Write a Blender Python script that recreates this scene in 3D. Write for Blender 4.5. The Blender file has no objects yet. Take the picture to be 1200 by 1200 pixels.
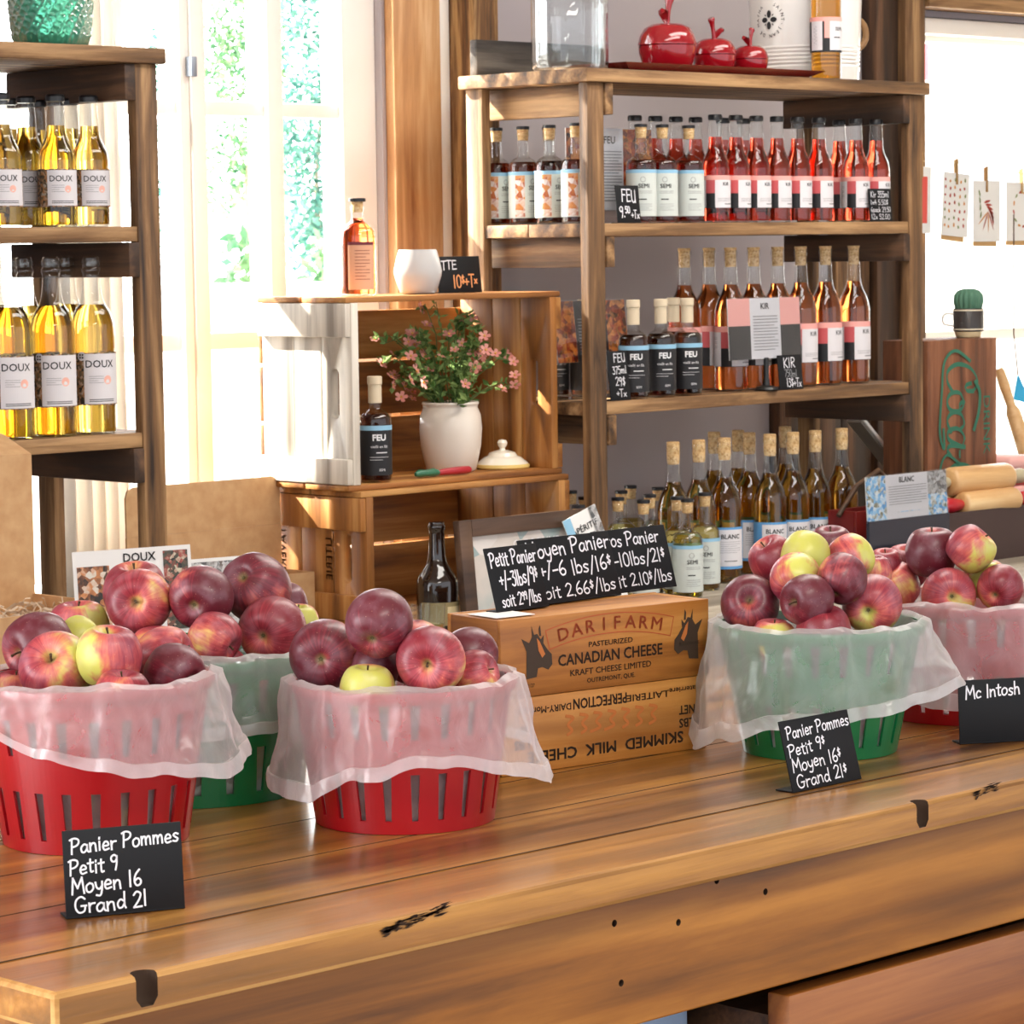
import bpy, bmesh, math, random
from mathutils import Vector, Matrix
random.seed(7)
sc = bpy.context.scene
COL = sc.collection
R_ = math.radians
# ------------------------------------------------------------------ camera
FPX, YAW, PITCH, ROLL, CAMZ = 3600.0, R_(45.3), math.atan(310/3600), R_(0.8), 1.50
_F0 = Vector((math.cos(YAW), math.sin(YAW), 0)); _R0 = Vector((math.sin(YAW), -math.cos(YAW), 0)); _Z = Vector((0, 0, 1))
CF = _F0*math.cos(PITCH) - _Z*math.sin(PITCH); _U0 = _R0.cross(CF)
CR = _R0*math.cos(ROLL) - _U0*math.sin(ROLL); CU = _R0*math.sin(ROLL) + _U0*math.cos(ROLL)
CO = Vector((0, 0, CAMZ))
cd = bpy.data.cameras.new('camera'); cam = bpy.data.objects.new('camera', cd); COL.objects.link(cam)
cam.matrix_world = Matrix(((CR.x, CU.x, -CF.x, CO.x), (CR.y, CU.y, -CF.y, CO.y), (CR.z, CU.z, -CF.z, CO.z), (0, 0, 0, 1)))
cd.sensor_width = 36; cd.lens = FPX/1200*36; cd.clip_start = .05; cd.clip_end = 500
cd.dof.use_dof = True; cd.dof.focus_distance = 3.4; cd.dof.aperture_fstop = 40
sc.camera = cam
# ------------------------------------------------------------------ view, world, sun, unseen fill lights
sc.view_settings.view_transform = 'Standard'; sc.view_settings.look = 'None'
sc.view_settings.exposure = 0.0; sc.view_settings.gamma = 1; sc.view_settings.use_curve_mapping = False
sc.cycles.caustics_reflective = False; sc.cycles.caustics_refractive = False
sc.cycles.max_bounces = 14; sc.cycles.transmission_bounces = 12; sc.cycles.transparent_max_bounces = 24
sc.cycles.sample_clamp_indirect = 6
w = bpy.data.worlds.new('sky'); sc.world = w; w.use_nodes = True
nt = w.node_tree; bg = nt.nodes['Background']
tc = nt.nodes.new('ShaderNodeTexCoord'); sp = nt.nodes.new('ShaderNodeSeparateXYZ'); nt.links.new(tc.outputs['Generated'], sp.inputs[0])
mr = nt.nodes.new('ShaderNodeMapRange'); mr.interpolation_type = 'SMOOTHSTEP'; mr.inputs[1].default_value = -.25; mr.inputs[2].default_value = .55
nt.links.new(sp.outputs[1], mr.inputs[0])
mx = nt.nodes.new('ShaderNodeMix'); mx.data_type = 'RGBA'; nt.links.new(mr.outputs[0], mx.inputs[0])
mx.inputs[6].default_value = (1.5, 1.55, 1.65, 1)      # open sky on the shop-front side
mx.inputs[7].default_value = (13.0, 13.2, 13.6, 1)     # hazy sky around the sun
nt.links.new(mx.outputs[2], bg.inputs[0]); bg.inputs[1].default_value = 1.0
sd = bpy.data.lights.new('sun', 'SUN'); sd.energy = 34; sd.angle = R_(.6); sd.color = (1, .93, .82)
so = bpy.data.objects.new('sun', sd); COL.objects.link(so)
so.rotation_euler = Vector((.42, -1, -.85)).to_track_quat('-Z', 'Y').to_euler()
def fill_light(x, y, sx, sy, e):  # unseen area light added under the ceiling to fill the interior
    l = bpy.data.lights.new('fill_light', 'AREA'); l.shape = 'RECTANGLE'; l.size = sx; l.size_y = sy; l.energy = e; l.color = (1, .95, .88)
    o = bpy.data.objects.new('fill_light', l); COL.objects.link(o); o.location = (x, y, 2.72)
fill_light(1.6, .6, 1.6, .5, 46); fill_light(3.9, 2.9, 2.2, .5, 38); fill_light(5.0, 3.5, 1.6, .4, 22)

# ------------------------------------------------------------------ unprojection onto real planes of the room
def ray(x, y): return CF + CR*((x-600)/FPX) - CU*((y-600)/FPX)
def at(x, y, d): return CO + ray(x, y)*d
def onz(x, y, z): r = ray(x, y); return CO + r*((z-CAMZ)/r.z)
def onX(x, y, c): r = ray(x, y); return CO + r*(c/r.x)
def onY(x, y, c): r = ray(x, y); return CO + r*(c/r.y)

# ------------------------------------------------------------------ material helpers
def rgb(h):
    h = h.lstrip('#'); v = [int(h[i:i+2], 16)/255 for i in (0, 2, 4)]
    return tuple((c/12.92 if c <= .04045 else ((c+.055)/1.055)**2.4) for c in v) + (1,)
class NT:
    def __init__(s, name):
        s.m = bpy.data.materials.new(name); s.m.use_nodes = True; s.t = s.m.node_tree; s.b = s.t.nodes['Principled BSDF']; s.out = s.t.nodes['Material Output']
    def n(s, typ, ins=None, **kw):
        nd = s.t.nodes.new('ShaderNode'+typ)
        for k, v in kw.items(): setattr(nd, k, v)
        for k, v in (ins or {}).items(): s.set(nd, k, v)
        return nd
    def set(s, nd, k, v):
        if isinstance(v, bpy.types.NodeSocket): s.t.links.new(v, nd.inputs[k])
        else: nd.inputs[k].default_value = v
    def mix(s, f, a, b, blend='MIX'):
        nd = s.n('Mix', data_type='RGBA', blend_type=blend); s.set(nd, 0, f); s.set(nd, 6, a); s.set(nd, 7, b); return nd.outputs[2]
    def ramp(s, f, stops):
        nd = s.n('ValToRGB', {0: f}); e = nd.color_ramp.elements
        while len(e) < len(stops): e.new(.5)
        for i, (p, c) in enumerate(stops): e[i].position = p; e[i].color = c if len(c) == 4 else (*c, 1)
        return nd.outputs[0]
    def math(s, op, a, b=0.0, c=None):
        nd = s.n('Math', operation=op); s.set(nd, 0, a); s.set(nd, 1, b)
        if c is not None: s.set(nd, 2, c)
        return nd.outputs[0]
    def P(s, **kw):
        names = dict(col='Base Color', rough='Roughness', metal='Metallic', ior='IOR', trans='Transmission Weight', coat='Coat Weight', coatr='Coat Roughness', spec='Specular IOR Level', sss='Subsurface Weight', alpha='Alpha', sheen='Sheen Weight')
        for k, v in kw.items(): s.set(s.b, names[k], v)
        return s
    def bump(s, h, strength=.2, dist=.002):
        nd = s.n('Bump', {'Height': h, 'Strength': strength, 'Distance': dist}); s.t.links.new(nd.outputs[0], s.b.inputs['Normal'])
def plain(name, col, rough=.5, **kw):
    return NT(name).P(col=rgb(col) if isinstance(col, str) else col, rough=rough, **kw).m
def wood(name, dark, mid, light, axis='x', rough=.55, scale=1.0, bump=.25, coat=0, coatr=.12, knots=.35, planks=None, rnd=True):
    s = NT(name); co = s.n('TexCoord').outputs['Object']
    if rnd:
        oi = s.n('ObjectInfo').outputs['Random']
        cmb = s.n('CombineXYZ', {0: s.math('MULTIPLY', oi, 7.1), 1: s.math('MULTIPLY', oi, 13.7), 2: s.math('MULTIPLY', oi, 3.3)}).outputs[0]
        co = s.n('VectorMath', {0: co, 1: cmb}, operation='ADD').outputs[0]
    if planks:   # each board along the grain gets its own offset of the figure
        pa, pw, p0 = planks
        sx = s.n('SeparateXYZ', {0: co}); idx = s.math('FLOOR', s.math('DIVIDE', s.math('SUBTRACT', sx.outputs[pa], p0), pw))
        wn = s.n('TexWhiteNoise', {'W': idx}, noise_dimensions='1D')
        co = s.n('VectorMath', {0: co, 1: s.n('VectorMath', {0: wn.outputs[1], 3: 5.0}, operation='SCALE').outputs[0]}, operation='ADD').outputs[0]
    st = {'x': (.9, 9, 9), 'y': (9, .9, 9), 'z': (9, 9, .9)}[axis]
    mp = s.n('Mapping', {'Vector': co, 'Scale': tuple(v*scale for v in st)}).outputs[0]
    n1 = s.n('TexNoise', {'Vector': mp, 'Scale': 2.2, 'Detail': 8, 'Roughness': .62, 'Distortion': .6}).outputs[0]
    mp2 = s.n('Mapping', {'Vector': co, 'Scale': tuple(v*scale*(6 if v > 1 else 1.6) for v in st)}).outputs[0]
    n2 = s.n('TexNoise', {'Vector': mp2, 'Scale': 2.0, 'Detail': 4, 'Roughness': .6}).outputs[0]
    mp3 = s.n('Mapping', {'Vector': co, 'Scale': tuple((.45 if v < 1 else 3.2)*scale for v in st)}).outputs[0]
    wv = s.n('TexWave', {'Vector': mp3, 'Scale': 1.6, 'Distortion': 7, 'Detail': 3, 'Detail Scale': 1.2}, wave_type='RINGS', rings_direction={'x': 'X', 'y': 'Y', 'z': 'Z'}[axis]).outputs[1]
    f = s.math('ADD', s.math('MULTIPLY', n1, .62), s.math('ADD', s.math('MULTIPLY', n2, .22), s.math('MULTIPLY', wv, .16)))
    c = s.ramp(f, [(.33, rgb(dark)), (.50, rgb(mid)), (.65, rgb(light))])
    kn = s.n('TexNoise', {'Vector': s.n('Mapping', {'Vector': co, 'Scale': tuple(v*.55*scale for v in st)}).outputs[0], 'Scale': 3.0, 'Detail': 2}).outputs[0]
    c = s.mix(s.math('MULTIPLY', s.ramp(kn, [(.64, (0, 0, 0, 1)), (.72, (1, 1, 1, 1))]), knots), c, rgb(dark))
    if planks:
        c = s.mix(.35, c, s.mix(wn.outputs[0], rgb(dark), rgb(light)))
    s.P(col=c, rough=s.math('MULTIPLY_ADD', n2, .25, rough-.12), coat=coat, coatr=coatr); s.bump(s.math('ADD', n2, s.math('MULTIPLY', n1, .6)), bump, .0015)
    return s.m
def thin_glass(name, tint=(1, 1, 1, 1), rough=.02, boost=1.0):
    s = NT(name); s.t.nodes.remove(s.b)
    fc = s.math('POWER', s.n('LayerWeight', {0: .5}).outputs[1], 4.0)
    f = s.math('MINIMUM', s.math('MULTIPLY', s.math('MULTIPLY_ADD', fc, .92, .045), boost), 1.0)
    ms = s.n('MixShader', {0: f, 1: s.n('BsdfTransparent', {0: tint}).outputs[0], 2: s.n('BsdfGlossy', {'Roughness': rough}).outputs[0]})
    s.t.links.new(ms.outputs[0], s.out.inputs[0]); return s.m
def liquid(name, col, ior=1.33):
    return NT(name).P(col=rgb(col), rough=.0, trans=1.0, ior=ior).m
def mottled(name, cols, scale=60, rough=.5):
    s = NT(name); co = s.n('TexCoord').outputs['Object']
    v = s.n('TexVoronoi', {'Vector': co, 'Scale': scale}).outputs['Color']
    n = s.n('TexNoise', {'Vector': co, 'Scale': scale*.6, 'Detail': 3}).outputs[0]
    f = s.math('ADD', s.math('MULTIPLY', s.n('SeparateXYZ', {0: v}).outputs[0], .5), s.math('MULTIPLY', n, .5))
    k = len(cols); s.P(col=s.ramp(f, [(.25+.5*i/(k-1), rgb(c)) for i, c in enumerate(cols)]), rough=rough); return s.m

# ------------------------------------------------------------------ mesh helpers
class MB:
    def __init__(s): s.bm = bmesh.new()
    def raw(s, verts, faces, mi=0, M=None):
        vs = [s.bm.verts.new(M @ Vector(v) if M else v) for v in verts]; out = []
        for f in faces:
            try: fc = s.bm.faces.new([vs[i] for i in f]); fc.material_index = mi; out.append(fc)
            except ValueError: pass
        return vs, out
    def box(s, x0, x1, y0, y1, z0, z1, mi=0, bev=0, M=None, bmi=None):
        v = [(x0, y0, z0), (x1, y0, z0), (x1, y1, z0), (x0, y1, z0), (x0, y0, z1), (x1, y0, z1), (x1, y1, z1), (x0, y1, z1)]
        f = [(0, 3, 2, 1), (4, 5, 6, 7), (0, 1, 5, 4), (1, 2, 6, 5), (2, 3, 7, 6), (3, 0, 4, 7)]
        vs, fs = s.raw(v, f, mi, M)
        if bev:
            r = bmesh.ops.bevel(s.bm, geom=list({e for fc in fs for e in fc.edges}), offset=bev, segments=2, profile=.5, affect='EDGES')
            for fc in r['faces']: fc.material_index = mi if bmi is None else bmi
        return s
    def lathe(s, prof, n=24, mi=0, M=None, cap0=True, cap1=True, fn=None):
        vs = []
        for r, z in prof:
            for k in range(n):
                a = 2*math.pi*k/n; p = (r*math.cos(a), r*math.sin(a), z)
                vs.append(fn(p, a) if fn else p)
        fs = []
        for i in range(len(prof)-1):
            for k in range(n):
                k2 = (k+1) % n; fs.append((i*n+k, i*n+k2, (i+1)*n+k2, (i+1)*n+k))
        if cap0: fs.append(tuple(range(n-1, -1, -1)))
        if cap1: fs.append(tuple(range((len(prof)-1)*n, len(prof)*n)))
        s.raw(vs, fs, mi, M); return s
    def tube(s, pts, r, n=8, mi=0, cap=True):
        pts = [Vector(p) for p in pts]; rs = r if isinstance(r, (list, tuple)) else [r]*len(pts); vs = []; up = Vector((.13, .21, .97))
        for i, p in enumerate(pts):
            t = (pts[min(i+1, len(pts)-1)]-pts[max(i-1, 0)]).normalized(); a = t.cross(up)
            if a.length < .1: a = t.cross(Vector((1, 0, 0)))
            a.normalize(); b = t.cross(a)
            for k in range(n):
                q = 2*math.pi*k/n; vs.append(p+a*(rs[i]*math.cos(q))+b*(rs[i]*math.sin(q)))
        fs = []
        for i in range(len(pts)-1):
            for k in range(n):
                k2 = (k+1) % n; fs.append((i*n+k, i*n+k2, (i+1)*n+k2, (i+1)*n+k))
        if cap: fs += [tuple(range(n-1, -1, -1)), tuple(range((len(pts)-1)*n, len(pts)*n))]
        s.raw(vs, fs, mi); return s
    def prism(s, poly, y0, y1, mi=0, M=None):      # polygon in x,z extruded along y
        n = len(poly); v = [(x, y0, z) for x, z in poly]+[(x, y1, z) for x, z in poly]
        f = [tuple(range(n)), tuple(range(2*n-1, n-1, -1))]+[(i, i+n, (i+1) % n+n, (i+1) % n) for i in range(n)]
        s.raw(v, f, mi, M); return s
    def glyphs(s, pv, fn, mi=0):                    # flat lettering mapped through fn
        v, f = pv; s.raw([fn(x, y) for x, y in v], f, mi); return s
    def build(s, name, mats, parent=None, smooth=35, loc=None, rz=None):
        bmesh.ops.recalc_face_normals(s.bm, faces=s.bm.faces[:]) if smooth is not None else None
        me = bpy.data.meshes.new(name); s.bm.to_mesh(me); s.bm.free()
        for m in (mats if isinstance(mats, (list, tuple)) else [mats]): me.materials.append(m)
        if smooth:
            me.polygons.foreach_set('use_smooth', [True]*len(me.polygons)); me.set_sharp_from_angle(angle=R_(smooth))
        o = bpy.data.objects.new(name, me); COL.objects.link(o)
        if parent is not None: o.parent = parent
        if loc is not None: o.location = loc
        if rz is not None: o.rotation_euler = (0, 0, rz)
        return o
def tag(o, label=None, cat=None, group=None, kind=None):
    for k, v in (('label', label), ('category', cat), ('group', group), ('kind', kind)):
        if v: o[k] = v
    return o
def thing(name, label, cat, loc=(0, 0, 0), rz=0, group=None):
    o = bpy.data.objects.new(name, None); COL.objects.link(o); o.location = loc; o.rotation_euler = (0, 0, rz); o.empty_display_size = .05
    return tag(o, label, cat, group)
KIDS = {}
def copy_tree(o, parent=None):
    c = o.copy(); COL.objects.link(c)
    if parent is not None: c.parent = parent
    for ch in o.children: copy_tree(ch, c)
    return c
# lettering: printed (built-in font) and chalk handwriting (strokes)
_TC = {}
def printed(s_, h=1.0, bold=0.0, align='c', sx=1.0):
    k = (s_, bold)
    if k not in _TC:
        cu = bpy.data.curves.new('t', 'FONT'); cu.body = s_; cu.resolution_u = 2
        ob = bpy.data.objects.new('t', cu); COL.objects.link(ob); bpy.context.view_layer.update()
        me = bpy.data.meshes.new_from_object(ob.evaluated_get(bpy.context.evaluated_depsgraph_get()))
        _TC[k] = ([(v.co.x, v.co.y) for v in me.vertices], [tuple(p.vertices) for p in me.polygons])
        bpy.data.objects.remove(ob); bpy.data.curves.remove(cu); bpy.data.meshes.remove(me)
    v, f = _TC[k]; g = h/.70; xs = [p[0] for p in v] or [0]; x0, x1 = min(xs), max(xs)
    off = {'c': -(x0+x1)/2, 'l': -x0, 'r': -x1}[align]
    if bold:      # heavier print: the same letters struck several times with a slight shift
        n = len(v); sh = [(-bold, -bold), (bold, -bold), (-bold, bold), (bold, bold)]
        f = [tuple(i+n*k for i in q) for k in range(4) for q in f]; v = [(x+a, y+b) for a, b in sh for x, y in v]
    return [((x+off)*g*sx, y*g) for x, y in v], f
def width_of(pv): xs = [p[0] for p in pv[0]]; return max(xs)-min(xs)
HAND = {
'P': (.62, [[(.08, 0), (.1, .5), (.12, 1)], [(0, .92), (.25, 1.02), (.5, .92), (.52, .68), (.35, .5), (.1, .45)]]),
'a': (.54, [[(.42, .45), (.25, .55), (.06, .35), (.08, .08), (.24, .02), (.4, .25), (.42, .5)], [(.42, .5), (.42, .15), (.5, .02)]]),
'n': (.54, [[(.06, .55), (.07, 0)], [(.07, .3), (.2, .52), (.36, .5), (.4, .25), (.42, 0)]]),
'i': (.26, [[(.1, .55), (.1, 0)], [(.1, .74), (.11, .82)]]),
'e': (.5, [[(.06, .28), (.38, .32), (.34, .52), (.18, .56), (.05, .3), (.14, .02), (.4, .08)]]),
'r': (.42, [[(.07, .55), (.08, 0)], [(.08, .3), (.18, .5), (.36, .52)]]),
'o': (.52, [[(.24, .56), (.06, .4), (.08, .08), (.26, 0), (.43, .2), (.4, .48), (.24, .56)]]),
'm': (.74, [[(.06, .55), (.07, 0)], [(.07, .32), (.18, .53), (.3, .48), (.33, 0)], [(.33, .32), (.45, .53), (.57, .48), (.61, 0)]]),
's': (.44, [[(.36, .5), (.2, .56), (.08, .44), (.2, .3), (.34, .18), (.24, .02), (.05, .06)]]),
't': (.38, [[(.16, .85), (.15, .3), (.18, .02), (.3, .04)], [(0, .6), (.32, .62)]]),
'M': (.8, [[(.05, 0), (.12, 1)], [(.12, 1), (.36, .35)], [(.36, .35), (.62, 1)], [(.62, 1), (.72, 0)]]),
'y': (.52, [[(.05, .55), (.1, .25), (.25, .12), (.4, .3)], [(.42, .56), (.4, .1), (.3, -.28), (.08, -.25)]]),
'G': (.7, [[(.55, .85), (.35, 1), (.1, .8), (.05, .35), (.22, .02), (.5, .08), (.56, .4)], [(.36, .42), (.62, .42)]]),
'd': (.54, [[(.4, .42), (.22, .55), (.06, .32), (.12, .04), (.3, .06), (.42, .3)], [(.43, 1), (.42, .2), (.48, 0)]]),
'c': (.46, [[(.38, .46), (.22, .56), (.06, .32), (.14, .03), (.38, .08)]]),
'I': (.3, [[(.14, 1), (.14, 0)]]), 'l': (.24, [[(.1, 1), (.1, 0)]]),
'h': (.52, [[(.07, 1), (.08, 0)], [(.08, .32), (.2, .54), (.36, .48), (.42, 0)]]),
'b': (.5, [[(.08, 1), (.08, 0)], [(.08, .35), (.25, .54), (.42, .35), (.36, .06), (.2, 0), (.08, .1)]]),
'S': (.52, [[(.44, .9), (.22, 1), (.08, .78), (.24, .55), (.42, .3), (.3, .03), (.04, .1)]]),
'F': (.52, [[(.08, 0), (.1, 1)], [(.1, 1), (.48, .98)], [(.1, .55), (.4, .55)]]),
'E': (.52, [[(.1, 1), (.08, 0)], [(.1, 1), (.46, .98)], [(.1, .53), (.4, .54)], [(.08, 0), (.46, .03)]]),
'U': (.56, [[(.07, 1), (.08, .3), (.25, 0), (.42, .25), (.44, 1)], [(.44, 1), (.45, 0)]]),
'K': (.56, [[(.08, 1), (.08, 0)], [(.48, 1), (.1, .48)], [(.1, .48), (.5, 0)]]),
'R': (.56, [[(.08, 0), (.1, 1)], [(.1, 1), (.42, .95), (.42, .62), (.1, .5)], [(.15, .5), (.48, 0)]]),
'T': (.52, [[(.02, 1), (.5, 1)], [(.26, 1), (.24, 0)]]), 'x': (.46, [[(.05, .5), (.4, 0)], [(.4, .5), (.05, 0)]]),
'u': (.5, [[(.06, .55), (.08, .12), (.22, 0), (.38, .2), (.4, .55)], [(.4, .55), (.42, 0)]]),
'0': (.52, [[(.25, 1), (.08, .8), (.08, .2), (.25, 0), (.42, .2), (.42, .8), (.25, 1)]]), '1': (.3, [[(.12, 1), (.12, 0)]]),
'2': (.52, [[(.06, .8), (.22, 1), (.42, .85), (.34, .5), (.05, .02)], [(.05, .02), (.46, .04)]]),
'3': (.5, [[(.08, .95), (.4, .95), (.2, .6)], [(.2, .6), (.42, .45), (.38, .1), (.2, 0), (.04, .1)]]),
'4': (.5, [[(.3, 1), (.05, .4)], [(.05, .4), (.45, .4)], [(.35, .7), (.34, 0)]]),
'5': (.5, [[(.42, 1), (.1, 1)], [(.1, 1), (.08, .58)], [(.08, .58), (.32, .6), (.42, .3), (.26, 0), (.05, .08)]]),
'6': (.52, [[(.36, 1), (.14, .7), (.06, .3), (.18, .02), (.38, .08), (.42, .32), (.26, .46), (.08, .3)]]),
'7': (.5, [[(.04, 1), (.44, 1)], [(.44, 1), (.16, 0)]]),
'9': (.52, [[(.4, .85), (.25, 1), (.07, .85), (.1, .6), (.28, .55), (.4, .75), (.4, .9)], [(.4, .9), (.38, .4), (.3, 0)]]),
'$': (.48, [[(.38, .8), (.22, .9), (.08, .72), (.22, .52), (.38, .32), (.24, .1), (.05, .18)], [(.23, 1.05), (.22, -.05)]]),
'+': (.42, [[(.2, .65), (.2, .2)], [(.0, .42), (.4, .44)]]), '-': (.42, [[(.05, .42), (.36, .44)]]),
'/': (.42, [[(.36, 1.08), (.06, -.15)]]), '.': (.2, [[(.08, .05), (.1, -.02)]]), ' ': (.32, []),
}
HAND['p'] = (.52, [[(.07, .5), (.08, -.3)], [(.08, .35), (.25, .54), (.42, .35), (.34, .04), (.1, .06)]]); HAND['k'] = (.5, [[(.08, 1), (.08, 0)], [(.38, .5), (.1, .25)], [(.1, .25), (.42, 0)]])
def smooth_line(p, k=4):
    if len(p) < 3: return p
    out = []
    for i in range(len(p)-1):
        a, b, c, d = p[max(i-1, 0)], p[i], p[i+1], p[min(i+2, len(p)-1)]
        for j in range(k):
            t = j/k
            out.append(tuple(.5*((2*b[m])+(-a[m]+c[m])*t+(2*a[m]-5*b[m]+4*c[m]-d[m])*t*t+(-a[m]+3*b[m]-3*c[m]+d[m])*t**3) for m in (0, 1)))
    out.append(p[-1]); return out
def ribbon(p, w):
    v, f = [], []
    for i, q in enumerate(p):
        a, b = p[max(i-1, 0)], p[min(i+1, len(p)-1)]; dx, dy = b[0]-a[0], b[1]-a[1]; L = math.hypot(dx, dy) or 1
        ww = w[i] if isinstance(w, list) else w
        ex = (-.45*ww if i == 0 else .45*ww if i == len(p)-1 else 0)
        cx, cy = q[0]+dx/L*ex, q[1]+dy/L*ex
        v += [(cx-dy/L*ww/2, cy+dx/L*ww/2), (cx+dy/L*ww/2, cy-dx/L*ww/2)]
        if i: n = 2*i; f.append((n-2, n-1, n+1, n))
    return v, f
def hand_width(s_, h):
    nat, k = 0, 1.0
    for c in s_:
        if c == '^': k *= .6
        elif c == '_': k /= .6
        else: nat += HAND[c][0]*k
    return nat*h
def hand(s_, h, w, sx=1.0, x0=0, y0=0, slope=0.0, rng=None):
    V, Fc = [], []; x = 0
    for ch in s_:
        if ch == '^': y0 += h*.35; h *= .6; continue
        if ch == '_': h /= .6; y0 -= h*.35; continue
        adv, st = HAND[ch]; jy = rng.uniform(-.05, .05)*h if rng else 0
        for p in st:
            v, f = ribbon([((x+px*h*sx), py*h+jy+slope*(x+px*h*sx)) for px, py in smooth_line(p)], w)
            n = len(V); V += [(a+x0, b+y0) for a, b in v]; Fc += [tuple(i+n for i in q) for q in f]
        x += adv*h*sx
    return V, Fc
# ------------------------------------------------------------------ materials
SH = {a: wood('weathered_board_'+a, '#2c1c10', '#7a5836', '#b28c60', a, .65, 1.3, .8) for a in 'xyz'}
SD = {a: wood('dark_board_'+a, '#1f130b', '#3f2918', '#6a4a30', a, .6, 1.0, .4) for a in 'xyz'}
CRW = {a: wood('crate_pine_'+a, '#6a3f18', '#a3692f', '#c99556', a, .55, 1.0, .4) for a in 'xyz'}
PALE = {a: wood('pale_board_'+a, '#8d8378', '#cbc2b4', '#e6dfd2', a, .6, 1.0, .3) for a in 'xyz'}  # paler boards for the outer end of the upper crate
BARN = wood('rough_barn_beam', '#2a1a0c', '#6d4a28', '#b08a58', 'z', .75, 2.0, 1.0)
TRIMW = wood('casing_wood', '#946038', '#c79562', '#e2be92', 'z', .5, .8, .2)
CTOP = wood('varnished_counter_planks', '#3d1f06', '#85521a', '#bf873a', 'x', .36, 1.1, .25, coat=.45, coatr=.16, planks=(1, .145, 1.922), rnd=False, knots=.3)
APR = wood('varnished_apron', '#553008', '#8f5716', '#b1752a', 'x', .42, .7, .1, coat=.25, coatr=.25, rnd=False, knots=.5)
DRW = wood('drawer_wood', '#5a2d0c', '#874c1a', '#a4652b', 'x', .42, .9, .1, coat=.2, coatr=.25)
TBL = wood('grey_table_boards', '#6d6357', '#9d9283', '#c2b8a6', 'x', .65, .8, .4, planks=(1, .17, 3.78), rnd=False)
DARKHOLE = plain('charred_hole', '#33200f', .9)
WHITE = plain('white_paint', '#f2efe9', .45); CREAM = plain('cream_plaster', '#cfc7bd', .8)
WALLM = NT('lilac_grey_plaster'); _n = WALLM.n('TexNoise', {'Scale': 6.0, 'Detail': 4}).outputs[0]
WALLM.P(col=WALLM.ramp(_n, [(.3, rgb('#a79fa3')), (.7, rgb('#bdb6b8'))]), rough=.85); WALLM = WALLM.m
GLASSM = thin_glass('clear_glass', (.97, .985, .98, 1), .01, 1.0)
PANE = thin_glass('window_glass', (.99, 1, 1, 1), .0, .7)
BLACKB = plain('black_chalkboard', '#0b0c10', .6, spec=.3)
CHALK = plain('white_chalk', '#e9e9ef', .85); CHALKO = plain('orange_chalk', '#e39a63', .85)
PAPER = plain('white_paper', '#e9e8e6', .7); INK = plain('black_ink', '#1a1a1c', .6); GREYINK = plain('grey_ink', '#8b8b8d', .6)
CORK = mottled('cork', ['#b98a55', '#d9b27c', '#e6c793'], 300, .8)
CAPB = plain('black_cap', '#101014', .35)
CARD = NT('cardboard'); _c = CARD.n('TexCoord').outputs['Object']
_n = CARD.n('TexNoise', {'Vector': _c, 'Scale': 40.0, 'Detail': 3}).outputs[0]
CARD.P(col=CARD.ramp(_n, [(.3, rgb('#bd9265')), (.7, rgb('#cda679'))]), rough=.8); CARD = CARD.m

# ------------------------------------------------------------------ setting
def struct(o): o['kind'] = 'structure'; return o
def sbox(name, m, *b, bev=0): return struct(MB().box(*b, bev=bev).build(name, m))
YW = 4.85
sbox('floor', wood('floor_boards', '#3b2715', '#6b4a2b', '#8f6a43', 'x', .5, .8), -1.5, 8.5, -1.2, 5.0, -.05, 0)
wb = MB()
for b in ((-1.5, 3.40, 0, 2.8), (3.40, 4.43, 2.45, 2.8), (3.40, 4.43, 0, .80), (4.43, 6.21, 0, 2.8), (6.21, 8.5, 2.07, 2.8), (6.21, 8.5, 0, .82)):
    wb.box(b[0], b[1], YW, YW+.16, b[2], b[3])
struct(wb.build('wall_back', WALLM))
sbox('wall_right', CREAM, 8.5, 8.6, -1.2, 5.01, 0, 2.8)
sbox('ceiling', CREAM, -1.5, 8.5, -.6, 5.01, 2.8, 2.9)
def window(name, xs, zs, x0, x1, z0, z1):
    w_ = struct(bpy.data.objects.new(name, None)); COL.objects.link(w_)
    f = MB(); f.box(x0, x1, YW+.03, YW+.09, z1-.05, z1, bev=.004); f.box(x0, x1, YW-.03, YW+.1, z0, z0+.05, bev=.004)
    for a, b in xs: f.box(a, b, YW+.02, YW+.09, z0, z1, bev=.004)
    f.build('window_frame', WHITE, w_)
    m = MB()
    for a, b in zs: m.box(x0, x1, YW+.035, YW+.075, a, b, bev=.003)
    m.build('mullion', WHITE, w_)
    MB().box(x0, x1, YW+.053, YW+.057, z0, z1).build('pane', PANE, w_)
    return w_
w1 = window('window_1', [(3.40, 3.46), (3.90, 3.925), (3.93, 3.968), (4.13, 4.172), (4.335, 4.43)], [(1.775, 1.805), (1.30, 1.335), (2.2, 2.23)], 3.40, 4.43, .80, 2.45)
MB().box(3.915, 3.93, YW+.0, YW+.02, 1.85, 1.89, bev=.002).build('hinge', plain('grey_metal', '#8f97a3', .4, metal=.6), w1)
w2 = window('window_2', [(6.21, 6.26), (7.05, 7.10), (8.4, 8.5)], [(1.238, 1.268)], 6.21, 8.5, .82, 2.06)
MB().box(6.212, 8.5, YW-.02, YW+.03, 2.025, 2.065, bev=.004).build('head_casing', WHITE, w2)
struct(MB().box(4.438, 4.575, YW-.03, YW, .79, 2.6, bev=.004).build('trim_1', TRIMW))
struct(MB().box(4.578, 4.606, YW-.025, YW, .79, 2.6, bev=.003).build('trim_2', WHITE))
struct(MB().box(4.606, 4.682, YW-.10, YW-.002, .79, 2.6, bev=.006).build('trim_3', BARN))
struct(MB().box(6.04, 6.128, YW-.05, YW, .79, 2.6, bev=.005).build('trim_4', SD['z']))
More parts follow.
